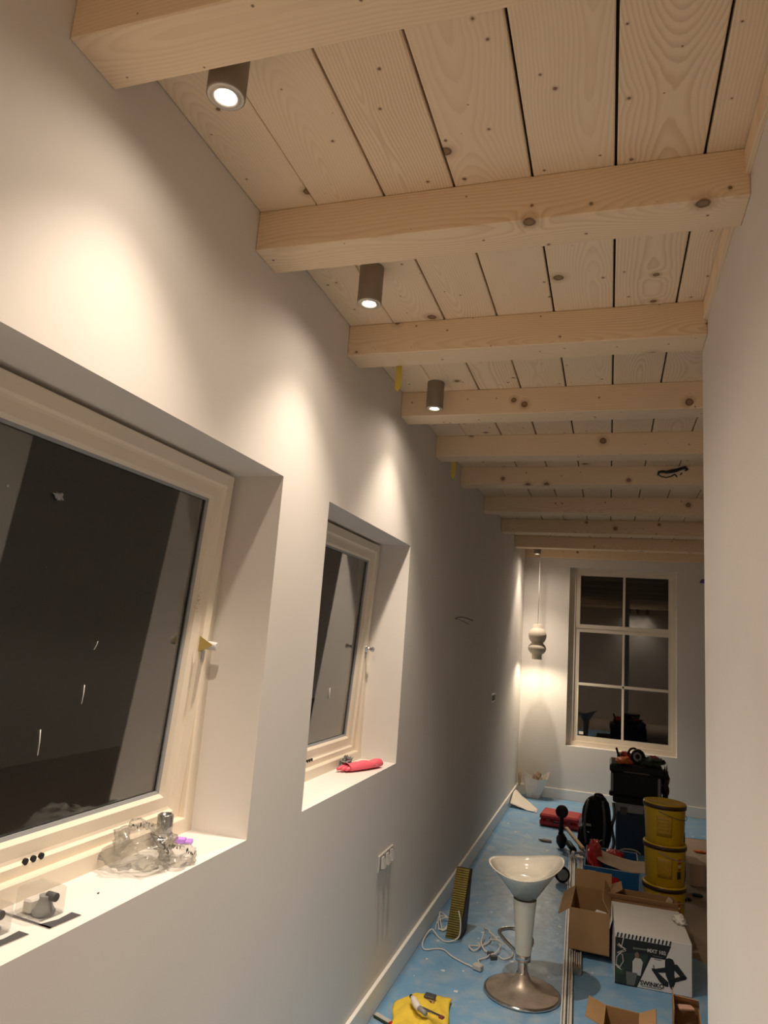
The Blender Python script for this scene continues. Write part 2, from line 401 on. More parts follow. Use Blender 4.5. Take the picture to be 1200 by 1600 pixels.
BY = [.934, 1.722, 2.524, 3.317, 4.095, 4.868, 5.885, 6.947, 8.008]
ORD = ['nearest thick spruce ceiling beam, cut by the top left of the picture',
       'second spruce ceiling beam from the camera, between the two nearest spotlights',
       'third spruce ceiling beam from the camera, with a yellow tape strip at its left',
       'fourth spruce ceiling beam, right behind the third spotlight',
       'fifth spruce ceiling beam, with the farther yellow tape strip hanging from it',
       'sixth spruce ceiling beam, with a large black bark knot at its right',
       'seventh spruce ceiling beam from the camera, just behind the black knotted one',
       'eighth spruce ceiling beam, second last before the end window wall',
       'farthest free spruce ceiling beam, above the pendant lamp and end window']
for i, y in enumerate(BY):
    x1 = XW if i < 3 else 3.3; h = .002
    w_ = .137
    me = MB().box(0, x1, 0, w_, 0, ZC - ZB, .003)
    o = me.build('ceiling_beam', BEAM); o.location = (0, y, ZB); OFF[o.name] = Vector((0, 0, 0))
    solo(o, ORD[i], 'beam', 'spruce beams carrying the plank ceiling')
    if i == 5:      # bark-filled knot
        k = MB()
        k.tube([(1.345, -.002, .066), (1.352, -.003, .088), (1.372, -.003, .092), (1.40, -.003, .088), (1.43, -.003, .094), (1.46, -.003, .100), (1.49, -.003, .112), (1.515, -.003, .118), (1.528, -.003, .106), (1.512, -.003, .096)], .0075, 6, taper=[.8, 1.4, 1.3, 1.5, 1.9, 1.7, 1.4, 1.5, 1.3, .5])
        k.tube([(1.35, -.001, .07), (1.37, -.002, .056), (1.40, -.002, .052), (1.43, -.002, .06), (1.45, -.002, .075)], .004, 5)
        k.tube([(1.45, -.001, .075), (1.465, -.002, .055)], .004, 5); k.tube([(1.495, -.001, .085), (1.485, -.002, .068)], .004, 5)
        kk = k.build('bark_knot', INK, o); kk['label'] = 'black bark-filled knot'
o = MB().box(0, 3.3, 0, .05, 0, .105, .002).build('wall_beam', BEAM); o.location = (0, YE - .05, 2.918)
solo(o, 'slim spruce wall plate beam along the end wall above its window', 'beam')

# ------------------------------------------------------------------ tilted side windows
TILT = math.radians(3.2)
def side_window(n, y0, y1):
    t = thing('window_%d' % n, None, None, (-.21, (y0 + y1) / 2, WINZ0), kind='structure')
    f = MB()
    f.frame(y0, y1, WINZ0, WINZ1, [(0, -.198), (.042, -.198), (.046, -.202), (.046, -.27), (0, -.27)])
    f.build('window_frame', PAINT, t)
    s0, s1, z0, z1 = y0 + .040, y1 - .040, WINZ0 + .030, WINZ1 - .012
    m = Matrix.Translation((-.222, 0, z0)) @ Matrix.Rotation(TILT, 4, 'Y') @ Matrix.Translation((.222, 0, -z0))
    s = MB(); s.m = m; X = -.222
    s.frame(s0, s1, z0, z1, [(0, X - .004), (.003, X), (.040, X), (.046, X - .010), (.054, X - .012), (.086, X - .012), (.092, X - .020), (.098, X - .030), (.098, X - .06), (0, X - .06)])
    so = recalc(s.build('sash', PAINT, t))
    g = MB(); g.m = m; g.frame(s0, s1, z0, z1, [(.094, X - .0245), (.103, X - .029), (.103, X - .034), (.094, X - .034)]); g.build('gasket', GREY, so)
    for k in range(3):
        h = MB(); yy = y0 + .535 + .024 * k; h.m = m @ Matrix.Translation((X - .0015, yy, z0 + .044)) @ Matrix.Rotation(math.pi / 2, 4, 'Y')
        if n == 2: h.m = m @ Matrix.Translation((X - .0015, y0 + .535 + .024 * k, z0 + .044)) @ Matrix.Rotation(math.pi / 2, 4, 'Y')
        h.lathe([(.0075, -.004), (.0075, .002)], n=14, closed_top=True, closed_bot=True); h.build('vent_hole', BLACK, so)
    p = MB(); p.m = m; p.box(X - .044, X - .036, s0 + .09, s1 - .09, z0 + .09, z1 - .09); po = p.build('pane', GLASS, t)
    def onp(z): return X - .0345 + math.tan(TILT) * (z - z0)
    for (ya, za, yb, zb_, rr) in ([(1.526, 1.578, 1.528, 1.53, .0010), (1.404, 1.478, 1.411, 1.418, .0011), (1.545, 1.690, 1.536, 1.668, .0008)] if n == 1 else [(3.245, 1.494, 3.248, 1.442, .0022)]):
        q = MB(); q.tube([(onp(za), ya, za), (onp((za + zb_) / 2) + .0005, (ya + yb) / 2 + .001, (za + zb_) / 2), (onp(zb_), yb, zb_)], rr, 5); q.build('paint_scratch', WHITE, po)
    if n == 1:
        q = MB(); zc = 2.030; q.lump((onp(zc) + .001, 1.312, zc), (.0008, .012, .008), 5, 1.3, 3.5, 16, 10); q.build('paint_splat', GREY, po)
    rs = random.Random(n); q = MB()
    for k in range(26):
        zz = 1.825 + rs.gauss(0, .022); yy = s1 - .088 + rs.gauss(0, .006); q.lump((onp(zz) + .028, yy, zz), (.0012, .0016, .0016), k, .3, 2, 6, 4)
    q.build('glue_residue', BRASS, so, kind='stuff')
    # lever / key stub on the right stile
    hy, hz = s1 - .022, 1.690
    hd = MB(); hd.m = m
    if n == 1:
        hd.m = m @ Matrix.Translation((X, hy, hz)) @ Matrix.Rotation(math.radians(90), 4, 'Y')
        hd.lathe([(.016, -.004), (.016, .0), (.0135, .004), (.0135, .045), (.010, .049)], n=18, closed_top=True)
        ho = hd.build('handle', SOCK, t); ho['label'] = 'taped grey handle stub'
        q = MB(); q.m = m; q.add([(X + .001, hy - .030, hz - .022), (X + .001, hy - .034, hz + .028), (X + .04, hy - .012, hz + .004), (X + .001, hy - .005, hz - .02), (X + .008, hy - .02, hz - .01)], [(0, 1, 2), (0, 2, 3), (1, 4, 2), (0, 3, 4), (0, 4, 1), (2, 4, 3)])
        q.build('brass_plate', BRASS, ho)
        q = MB(); q.m = m; q.box(X - .001, X + .002, hy - .006, hy + .012, hz - .055, hz - .02); q.build('tape_tab', SOCK, ho)
    else:
        hd.m = m @ Matrix.Translation((X, hy, hz)) @ Matrix.Rotation(math.radians(90), 4, 'Y')
        hd.lathe([(.020, 0), (.020, .005), (.010, .010), (.008, .030), (.014, .034), (.0145, .042), (.008, .047)], n=20, closed_top=True)
        ho = hd.build('handle', CHROME, t); ho['label'] = 'small chrome handle stub'
        q = MB(); q.m = m; q.box(X - .001, X + .006, hy - .006, hy + .006, hz - .05, hz - .018, .002); q.build('tape_tab', GREY, ho)
    return t
side_window(1, *WINS[0]); side_window(2, *WINS[1])

# ------------------------------------------------------------------ end window
t = thing('window_3', None, None, ((EX0 + EX1) / 2, YE + .1, EZ0), kind='structure')
Y0 = YE + .10
def ring(b, x0, x1, z0, z1, w, ya, yb, l=None, r=None, tp=None, bt=None):
    l, r, tp, bt = [q if q is not None else w for q in (l, r, tp, bt)]
    b.box(x0, x0 + l, ya, yb, z0, z1); b.box(x1 - r, x1, ya, yb, z0, z1); b.box(x0 + l, x1 - r, ya, yb, z0, z0 + bt); b.box(x0 + l, x1 - r, ya, yb, z1 - tp, z1)
b = MB(); ring(b, EX0, EX1, EZ0, EZ1, .05, Y0, Y0 + .09, l=.075, r=.045, tp=.045, bt=.055); b.build('window_frame', PAINT, t)
for nm, z0, z1, dy in (('upper_sash', 2.055, EZ1 - .045, .012), ('lower_sash', EZ0 + .055, 2.055, .022)):
    b = MB(); x0, x1 = EX0 + .075, EX1 - .045
    ring(b, x0, x1, z0, z1, .04, Y0 + dy, Y0 + .075, l=.055, r=.038, tp=.040 if nm == 'upper_sash' else .048, bt=.048 if nm == 'upper_sash' else .064)
    so = b.build(nm, PAINT, t)
    bars = MB().box(1.209, 1.237, Y0 + dy + .004, Y0 + .07, z0 + .04, z1 - .04, .004).build('glazing_bar', PAINT, so)
    if nm == 'lower_sash': MB().box(x0 + .05, x1 - .035, Y0 + dy + .004, Y0 + .07, 1.350, 1.384, .004).build('glazing_bar', PAINT, so)
for x0, x1 in ((.694, 1.214), (1.232, 1.742)):
    for z0, z1 in ((2.10, 2.722), (1.38, 2.01), (.742, 1.354)):
        MB().box(x0, x1, Y0 + .045, Y0 + .053, z0, z1).build('pane', GLASS_END, t)
MB().box(.71, .765, Y0 + .043, Y0 + .0445, .762, .795).build('glass_sticker', WPAPER, t)['label'] = 'small white maker sticker'

# ------------------------------------------------------------------ spotlights
def soft(L, k):            # softened falloff close to the lamp head
    L.use_nodes = True; nt = L.node_tree; em = nt.nodes.get('Emission'); fo = nt.nodes.new('ShaderNodeLightFalloff')
    fo.inputs['Strength'].default_value = 1.0; fo.inputs['Smooth'].default_value = k; nt.links.new(fo.outputs['Quadratic'], em.inputs['Strength'])
def spot(x, y, label, power=1.0):
    zb = 2.888; r = .0425
    t = thing('ceiling_spotlight', label, 'spotlight', (x, y, ZC), 'cylindrical surface spotlights along the left wall')
    b = MB(); b.lathe([(r, ZC), (r, zb + .001), (r - .001, zb), (.029, zb), (.029, zb + .012)], x, y, 40)
    b.build('housing', LAMPM, t)
    b = MB(); b.lathe([(r - .003, zb - .0006), (.031, zb - .0006), (.0305, zb - .003), (.0275, zb - .004), (.024, zb - .001), (.0200, zb + .006)], x, y, 40)
    b.build('trim_ring', LAMPR, t)
    b = MB(); b.lathe([(.0203, zb + .005), (.012, zb + .003), (.0005, zb + .0025)], x, y, 32); b.build('lens', LED, t)
    L = bpy.data.lights.new('spot_beam', 'SPOT'); L.energy = SPOT_W * power; L.color = LAMP_COL; L.spot_size = math.radians(94); L.spot_blend = .85; L.shadow_soft_size = .022
    soft(L, .74)
    lo = bpy.data.objects.new('spot_beam', L); COL.objects.link(lo); lo.parent = t; lo.location = (0, 0, zb - .006 - ZC)
    L = bpy.data.lights.new('spot_glow', 'SPOT'); L.energy = SPOT_W * power * .22; L.color = LAMP_COL; L.spot_size = math.radians(168); L.spot_blend = .8; L.shadow_soft_size = .022
    soft(L, .5)
    lo = bpy.data.objects.new('spot_glow', L); COL.objects.link(lo); lo.parent = t; lo.location = (0, 0, zb - .007 - ZC)
spot(.238, 1.14, 'nearest cylindrical taupe spotlight, just behind the nearest beam')
spot(.242, 2.10, 'second cylindrical taupe spotlight, between the second and third beams')
spot(.210, 3.20, 'third cylindrical taupe spotlight, in front of the fourth beam')
spot(.205, 8.55, 'far cylindrical spotlight in the corner above the pendant lamp', 1.1)

spot(.235, -.80, 'added unseen cylindrical spotlight behind the camera, for fill light', .6)  # assumed lamp out of view, added to fill the near room with light
spot(1.57, -1.90, 'left one of three spotlights on the back wall, mirrored in the end window', 1.2)
spot(1.79, -1.90, 'middle one of three spotlights on the back wall, mirrored in the end window', 1.2)
spot(2.03, -1.90, 'right one of three spotlights on the back wall, mirrored in the end window', 1.2)

# ------------------------------------------------------------------ pendant
px, py = .222, 8.76
t = thing('pendant_lamp', 'beige ceramic double-bulb pendant lamp hanging in the far corner', 'pendant lamp', (px, py, ZC))
MB().lathe([(.045, ZC), (.045, ZC - .022), (.012, ZC - .028)], px, py, 24, closed_top=True).build('ceiling_rose', CERAM, t)
MB().tube([(px, py, ZC - .02), (px, py, 2.04)], .004, 6).build('cord', CABLE, t)
prof = [(.012, 2.052), (.056, 2.050), (.060, 2.045), (.060, 2.005)]
for k in range(9):
    a = math.pi * k / 8; prof.append((.062 + .045 * math.sin(a) ** .6 if k not in (0, 8) else .070, 1.995 - .165 * k / 8))
for k in range(9):
    a = math.pi * k / 8; prof.append((.062 + .046 * math.sin(a) ** .6 if k not in (0, 8) else .070, 1.822 - .125 * k / 8))
prof += [(.060, 1.69), (.060, 1.632), (.055, 1.630), (.055, 1.66)]
MB().lathe(prof, px, py, 40).build('shade', CERAM, t)
MB().lathe([(.055, 1.650), (.001, 1.648)], px, py, 24).build('bulb', mat('pendant_bulb', (1, .9, .7), .4, emit=(1.0, .85, .6), estr=6.0), t)
L = bpy.data.lights.new('pendant_light', 'SPOT'); L.energy = PEND_W; L.color = (1.0, .82, .58); L.spot_size = math.radians(168); L.spot_blend = .6; L.shadow_soft_size = .03; soft(L, .2)
lo = bpy.data.objects.new('pendant_light', L); COL.objects.link(lo); lo.parent = t; lo.location = (0, 0, 1.626 - ZC)

# ------------------------------------------------------------------ wall fittings
t = thing('wall_switch', 'triple grey wall switch plate low beneath the second window', 'switch', (0, 3.578, .672))
MB().box(0, .010, 3.462, 3.694, .632, .712, .004).build('cover_plate', SOCK, t)
for k in range(3):
    yc = 3.578 + (k - 1) * .071
    r_ = MB().box(.010, .0105, yc - .028, yc + .028, .644, .700).build('recess', DGREY, t)
    b = MB(); b.add([(.0105, yc - .018, .646), (.0105, yc + .018, .646), (.0105, yc - .018, .698), (.0105, yc + .018, .698), (.030, yc - .018, .650), (.030, yc + .018, .650), (.016, yc - .018, .698), (.016, yc + .018, .698)],
        [(0, 1, 5, 4), (4, 5, 7, 6), (0, 4, 6, 2), (1, 3, 7, 5), (2, 6, 7, 3)])
    b.build('rocker', SOCK, t)
t = thing('wall_socket', 'double wall box frame with dark open inserts on the far left wall', 'socket', (0, 6.85, 1.265))
b = MB(); b.frame(6.735, 6.965, 1.222, 1.308, [(0, .001), (0, .010), (.012, .012), (.016, .012), (.016, .001)]); b.build('cover_plate', WHITE, t)
for yc in (6.80, 6.90): MB().box(.001, .008, yc - .046, yc + .046, 1.240, 1.290).build('insert', BLACK, t)
t = thing('loose_wires', 'two thin dark wires poking out of the left wall', 'wires', (0, 4.95, 1.925))
MB().tube(catmull([(0, 4.95, 1.925), (.03, 4.97, 1.938), (.07, 5.0, 1.935), (.115, 5.03, 1.922)]), .003, 6).build('wire', INK, t)
MB().tube(catmull([(0, 4.95, 1.923), (.03, 4.96, 1.920), (.07, 4.98, 1.905), (.095, 5.0, 1.892)]), .0022, 6).build('wire', DGREY, t)
for (x, y, z1, ln, w, lab) in ((.185, 2.662, ZB + .012, .125, .026, 'yellow tape strip hanging from the third beam, nearer of two'), (.088, 4.233, ZB + .012, .122, .026, 'yellow tape strip hanging from the fifth beam, farther of two')):
    b = MB(); b.add([(x - w / 2, y, z1), (x + w / 2, y, z1), (x + w / 2, y + .004, z1 - ln + .022), (x - .002, y + .006, z1 - ln), (x - w / 2, y + .004, z1 - ln + .016)] + [(x - w / 2, y + .001, z1), (x + w / 2, y + .001, z1), (x + w / 2, y + .005, z1 - ln + .022), (x - .002, y + .007, z1 - ln), (x - w / 2, y + .005, z1 - ln + .016)],
        [(0, 4, 3, 2, 1), (5, 6, 7, 8, 9)] + [(i, (i + 1) % 5, 5 + (i + 1) % 5, 5 + i) for i in range(5)])
    solo(b.build('tape_strip', YTAPE), lab, 'tape')
b = MB(); b.grid(6, 3, lambda u, v: (2.08 + .05 * u, YE - .003 - .006 * noise.noise(Vector((u * 3, v * 3, 1))), 2.675 + .03 * v + .02 * (u > .3) * v), .001)
solo(b.build('tape_scrap', mat('violet_tape', (.16, .08, .30), .5)), 'small violet tape scrap on the end wall right of its window', 'tape')

# ------------------------------------------------------------------ blue foil on the floor
def foil_x1(y):
    if y < 4.8: return 1.80
    if y < 5.0: return 1.80 + (1.52 - 1.80) * (y - 4.8) / .2
    if y < 8.0: return 1.52 + .03 * math.sin(y * 3)
    if y < 8.25: return 1.52 + (2.6 - 1.52) * (y - 8.0) / .25
    return 2.6
def foil_fn(u, v):
    y = 1.0 + v * (YE - .02 - 1.0); x = .0195 + u * (foil_x1(y) - .0195)
    wr = noise.noise(Vector((x * 3.2, y * 1.6, 0))); wr2 = noise.noise(Vector((x * 9, y * 5, 3)))
    return (x, y, .0022 + .0012 * wr + .0006 * wr2)
b = MB(); b.grid(36, 150, foil_fn, .0006)
foil = solo(b.build('floor_foil', FOIL), 'dusty light blue protective film covering most of the floor', 'floor cover')
# white underside of the peeled film edge near the far corner
def peel(u, v):
    x = .03 + .30 * u; y = 8.28 + .75 * v * (1 - .75 * u)
    return (x, y - .10 * u, .006 + .11 * (1 - u) ** 1.7 * math.sin(math.pi * min(1, .12 + v * .8)) + .01 * noise.noise(Vector((u * 4, v * 4, 2))))
b = MB(); b.grid(12, 16, peel, .001); b.build('peeled_corner', mat('film_underside', (.72, .66, .58), .6), foil)['label'] = 'curled up pale underside of the film'

# ------------------------------------------------------------------ bar stool
sx, sy = .650, 4.045; Z0 = .004
t = thing('bar_stool', 'white saddle-seat bar stool on a dusty chrome trumpet base', 'stool', (sx, sy, Z0))
b = MB(); b.lathe([(.190, Z0), (.197, Z0 + .003), (.196, Z0 + .010), (.185, Z0 + .014)], sx, sy, 56, closed_bot=True); b.build('base_rim', CHROME, t)
b = MB(); b.lathe([(.187, Z0 + .013), (.150, Z0 + .020), (.110, Z0 + .028), (.075, Z0 + .040), (.052, Z0 + .058), (.038, Z0 + .078), (.030, Z0 + .098)], sx, sy, 56); b.build('base', DUSTY, t)
b = MB(); b.lathe([(.030, Z0 + .096), (.026, Z0 + .10), (.026, .175)], sx, sy, 32); b.build('gas_lift', CHROME, t)
b = MB(); b.lathe([(.036, .158), (.040, .160), (.040, .192), (.036, .194)], sx, sy, 32); b.build('collar', CHROME, t)
b = MB(); b.tube(catmull([(sx - .03, sy + .02, .178), (sx - .10, sy + .07, .205), (sx - .145, sy + .14, .222), (sx - .10, sy + .20, .226), (sx - .03, sy + .20, .224), (sx + .03, sy + .15, .21), (sx + .02, sy + .03, .18)]), .010, 10); b.build('footrest', CHROME, t)
A, B_, yaw = .196, .172, math.radians(12)
def rim(ph):
    c, s_ = math.cos(ph), math.sin(ph)
    x, y = A * c, B_ * s_
    z = .606 + .040 * c * c + .022 * c + .012 * s_
    return x, y, z
def seat_pt(k, ph):
    x, y, z = rim(ph)
    if k <= 0: r = 1 + k; zz = .556 + (z - .556) * r ** 2.6; q = (x * r, y * r, zz)                       # k -1..0 inner dish
    else:
        r = k; w_ = (1 - r) ** 1.0
        e = (1 - r)
        rad = 1 - e; bx, by = .0605 * math.cos(ph), .0605 * math.sin(ph)
        mixr = e ** .38
        q = (x * (1.015) * (1 - mixr) + bx * mixr, y * 1.015 * (1 - mixr) + by * mixr, (z - .004) * (1 - e) + .455 * e)
    c, s_ = math.cos(yaw), math.sin(yaw)
    return (sx + q[0] * c - q[1] * s_, sy + q[0] * s_ + q[1] * c, q[2])
n = 56; ks = [-1 + i / 10 for i in range(11)] + [1 - i / 12 for i in range(13)]
vs = [seat_pt(k, 2 * math.pi * j / n) for k in ks for j in range(n)]
b = MB(); b.add(vs, [(i * n + j, i * n + (j + 1) % n, (i + 1) * n + (j + 1) % n, (i + 1) * n + j) for i in range(len(ks) - 1) for j in range(n)], True)
b.build('seat', STOOL, t)
b = MB(); b.lathe([(.0605, .4555), (.0575, .42), (.0555, .395), (.0548, .393), (.0540, .38), (.047, .30), (.042, .21), (.0405, .192)], sx, sy, 40); b.build('column_sleeve', STOOL, t)

# ------------------------------------------------------------------ long aluminium rails on the floor
def rail(name, label, p0, p1, w, h, group):
    p0, p1 = Vector((*p0, 0)), Vector((*p1, 0)); L_ = (p1 - p0).length; ang = math.atan2(p1.y - p0.y, p1.x - p0.x)
    t = thing(name, label, 'rail', (p0.x, p0.y, .004), group)
    m = Matrix.Translation((p0.x, p0.y, .004)) @ Matrix.Rotation(ang, 4, 'Z')
    b = MB(); b.m = m
    b.box(0, L_, -w / 2, w / 2, 0, h * .35)
    for k in (-1, -.33, .33, 1): b.box(0, L_, (w / 2 - .003) * k - .003, (w / 2 - .003) * k + .003, h * .35, h * (1.0 if abs(k) == 1 else .8))
    b.build('profile', ALU, t)
    for x in (0, L_):
        e = MB(); e.m = m; e.box(x - .004, x + .004, -w / 2 - .001, w / 2 + .001, 0, h + .001); e.build('end_cap', GREY, t)
    s = MB(); s.m = m
    s.box(0.01, L_ - .01, -.004, .004, h * .35, h * .42); s.build('slot_strip', DGREY, t)
G = 'aluminium rails lying on the blue floor'
rail('aluminium_rail', 'longest aluminium rail on the floor, running past the stool', (.898, 3.45), (.772, 6.78), .052, .030, G)
rail('aluminium_rail', 'shorter aluminium rail tucked beside the cardboard box', (.912, 4.40), (.842, 6.76), .040, .034, G)
t = thing('rail_clamp', 'grey metal clamp standing on the far ends of the rails', 'clamp', (.82, 6.56, .04))
b = MB(); b.box(.765, .875, 6.54, 6.58, .042, .055, .003); b.box(.775, .800, 6.54, 6.59, .055, .085, .004); b.build('jaw', ALU, t)
MB().tube([(.80, 6.56, .075), (.86, 6.55, .095), (.885, 6.52, .085)], .010, 8).build('lever', GREY, t)

# castor
t = thing('castor_wheel', 'black-rimmed castor wheel standing beside the rails', 'wheel', (.735, 5.96, .004))
def wheel_m(): return Matrix.Translation((.735, 5.96, .062)) @ Matrix.Rotation(math.radians(20), 4, 'Z') @ Matrix.Rotation(math.pi / 2, 4, 'X')
b = MB(); b.m = wheel_m(); b.lathe([(.042, -.014), (.054, -.016), (.058, -.010), (.058, .010), (.054, .016), (.042, .014)], n=32); b.build('tyre', BLACK, t)
b = MB(); b.m = wheel_m(); b.lathe([(.043, -.012), (.012, -.010), (.001, -.010)], n=28); b.lathe([(.043, .012), (.012, .010), (.001, .010)], n=28); b.build('hub', GREY, t)
b = MB(); b.tube([(.735, 5.96, .118), (.735, 5.97, .140), (.742, 5.98, .150)], .010, 8); b.build('stem', SOCK, t)

# ------------------------------------------------------------------ cardboard boxes
def open_box(name, label, cx, cy, w, d, z0, h, deg, flaps, contents=None, hscale=None):
    t = thing(name, label, 'cardboard box', (cx, cy, z0), 'open brown cardboard boxes'); th = .005
    R = rotz(cx, cy, deg)
    def P(nm, fn, mt=KRAFT):
        b = MB(); b.m = R; fn(b); return b.build(nm, mt, t)
    P('bottom', lambda b: b.box(-w / 2, w / 2, -d / 2, d / 2, z0, z0 + th), KRAFT_E)
    P('side_panel', lambda b: b.box(-w / 2, w / 2, -d / 2, -d / 2 + th, z0, z0 + h)); P('side_panel', lambda b: b.box(-w / 2, w / 2, d / 2 - th, d / 2, z0, z0 + h))
    P('side_panel', lambda b: b.box(-w / 2, -w / 2 + th, -d / 2 + th, d / 2 - th, z0, z0 + h)); P('side_panel', lambda b: b.box(w / 2 - th, w / 2, -d / 2 + th, d / 2 - th, z0, z0 + h))
    for side, (ang, ln, sl) in flaps.items():
        a = math.radians(ang); dz, do = math.cos(a) * ln, math.sin(a) * ln
        b = MB(); b.m = R; top = z0 + h
        if side in 'FB':
            s_ = -1 if side == 'F' else 1
            b.grid(4, 4, lambda u, v: (-w / 2 + sl * v + u * (w - 2 * sl * v), s_ * (d / 2 - .002 + do * v), top + dz * v - .02 * ln * math.sin(math.pi * v)), .004 * s_, smooth=False)
        else:
            s_ = -1 if side == 'L' else 1
            b.grid(4, 4, lambda u, v: (s_ * (w / 2 - .002 + do * v), -d / 2 + sl * v + u * (d - 2 * sl * v), top + dz * v), -.004 * s_, smooth=False)
        b.build('flap', KRAFT_E if ang > 90 else KRAFT, t)
    return t
open_box('cardboard_box', 'tall open brown cardboard box beside the rails, with red and white packets', .972, 4.84, .225, .43, .044, .224, -1.5,
         {'L': (125, .085, .012), 'R': (-30, .08, .02), 'B': (12, .10, .0)})
def packet(x, y, z, w, d, h, deg, m1, m2, label):
    t = thing('small_packet', label, 'packet', (x, y, z)); b = MB(); b.m = rotz(x, y, deg) @ Matrix.Translation((0, 0, z)) @ Matrix.Rotation(.35, 4, 'X')
    b.box(-w / 2, w / 2, -d / 2, d / 2, 0, h, .003); p = b.build('carton', m1, t)
    b = MB(); b.m = rotz(x, y, deg) @ Matrix.Translation((0, 0, z)) @ Matrix.Rotation(.35, 4, 'X'); b.box(-w / 2 - .0005, w / 2 + .0005, -d / 2 - .0006, d * .1, h * .2, h + .0006, .002); b.build('print_band', m2, t)
packet(.95, 4.78, .138, .09, .12, .05, 20, WPAPER, RED, 'red and white packet inside the tall brown box')
packet(1.02, 4.88, .135, .07, .10, .04, -25, WPAPER, RED, 'smaller white packet deeper in the tall brown box')
b = MB(); b.lump((.972, 4.82, .085), (.075, .13, .035), 3, .3, 3, 18, 10, flat=.052); solo(b.build('packing_paper', PAPER), 'crumpled brown packing paper in the tall brown box', 'paper')
open_box('cardboard_box', 'flat wide open brown cardboard box behind the white printed box', 1.268, 5.05, .405, .22, .004, .262, 1.5,
         {'F': (22, .035, .0), 'L': (-60, .10, .03)})
b = MB(); b.lump((1.20, 5.05, .15), (.085, .06, .075), 9, .45, 3, 18, 10); solo(b.build('packing_paper', KRAFT), 'crumpled brown paper stuffing in the wide box', 'paper')
b = MB(); b.m = Matrix.Translation((1.40, 5.07, .20)) @ Matrix.Rotation(.5, 4, 'Y'); b.box(-.015, .015, -.02, .02, -.1, .09, .004); solo(b.build('wood_offcut', PAPER), 'pale offcut standing up in the wide open box', 'offcut')
open_box('cardboard_box', 'open brown cardboard box cut by the bottom edge of the picture', 1.128, 3.55, .15, .20, .004, .20, -3,
         {'L': (72, .075, .005), 'R': (62, .075, .005)})
open_box('cardboard_box', 'small brown cardboard box against the right wall edge at the bottom', 1.405, 3.72, .115, .22, .004, .20, -3,
         {'L': (-2, .06, .0), 'B': (-38, .05, .004)})
b = MB(); b.m = rotz(1.40, 3.78, 20); b.box(-.03, .04, -.02, .02, .205, .215, .002); solo(b.build('pink_slip', mat('pale_pink_card', (.55, .33, .26), .7)), 'pale pink card strip lying on the small brown box', 'card')

# white printed box ------------------------------------------------
wx, wy, ww, wd, wh, wdeg = 1.292, 4.64, .392, .47, .258, 2.5
t = thing('printed_box', 'white and black printed carton reading MXT 102 SWiNKO', 'carton', (wx, wy, .004))
R = rotz(wx, wy, wdeg)
def WB(nm, fn, mt, parent=None, **kw):
    b = MB(); b.m = R; fn(b); return b.build(nm, mt, parent or t, **kw)
body = WB('carton_body', lambda b: b.box(-ww / 2, ww / 2, -wd / 2, wd / 2, .004, .004 + wh, .003), CARDW)
WB('lid_flap', lambda b: b.box(-ww / 2 + .002, ww / 2 - .002, -wd / 2 + .004, wd / 2 + .012, .004 + wh, .0085 + wh, .001), CARDW)
FX, FY, FZ = -ww / 2, -wd / 2, .004
def fr(u, v, d=.0006): return (FX + u * ww, FY - d, FZ + v * wh)     # front face in 0..1
def panel(poly, mt, nm, d=.0006, parent=None):
    b = MB(); b.m = R; n = len(poly)
    b.add([fr(u, v, d) for u, v in poly] + [fr(u, v, d - .0005) for u, v in poly], [tuple(range(n)), tuple(range(2 * n - 1, n - 1, -1))] + [(i, i + n, (i + 1) % n + n, (i + 1) % n) for i in range(n)])
    return b.build(nm, mt, parent or t)
art = panel([(0.005, .0), (.295, .0), (.475, .62), (.66, .62), (.735, .90), (0.005, .90)], INK, 'print_panel')
panel([(.01, .03), (.285, .03), (.435, .60), (.435, .66), (.01, .60)], PHOTO, 'print_photo', .0011)
for k in range(15):
    u = .02 + k * .049; panel([(u, .905), (u + .022, .905), (u + .036, .995), (u + .014, .995)], INK, 'print_stripe')
panel([(.24, .72), (.45, .74), (.45, .765), (.24, .755)], PGREY, 'print_photo', .0012)
panel([(.235, .25), (.34, .23), (.37, .50), (.34, .56), (.27, .56), (.235, .48)], PWHITE, 'print_person', .0016)
panel([(.27, .57), (.315, .57), (.32, .64), (.295, .68), (.265, .64)], PSKIN, 'print_person', .0017)
panel([(.16, .02), (.26, .02), (.30, .27), (.15, .27)], PGREY, 'print_photo', .0018)
panel([(.02, .22), (.12, .20), (.13, .34), (.02, .36)], mat('print_leaf', (.03, .07, .035), .6), 'print_photo', .0016)
WB('print_squiggle', lambda b: b.tube([fr(u, v, .0015) for u, v in [(.115, .90), (.085, .70), (.03, .75), (.15, .70), (.06, .62), (.03, .60), (.10, .58), (.115, .45), (.07, .33), (.02, .38), (.03, .52), (.085, .62), (.15, .66), (.05, .78)]], .0022, 5), PWHITE)
WB('print_squiggle', lambda b: b.tube([fr(u, v, .0015) for u, v in [(.01, .36), (.05, .34), (.095, .28), (.03, .33)]], .0025, 5), PWHITE)
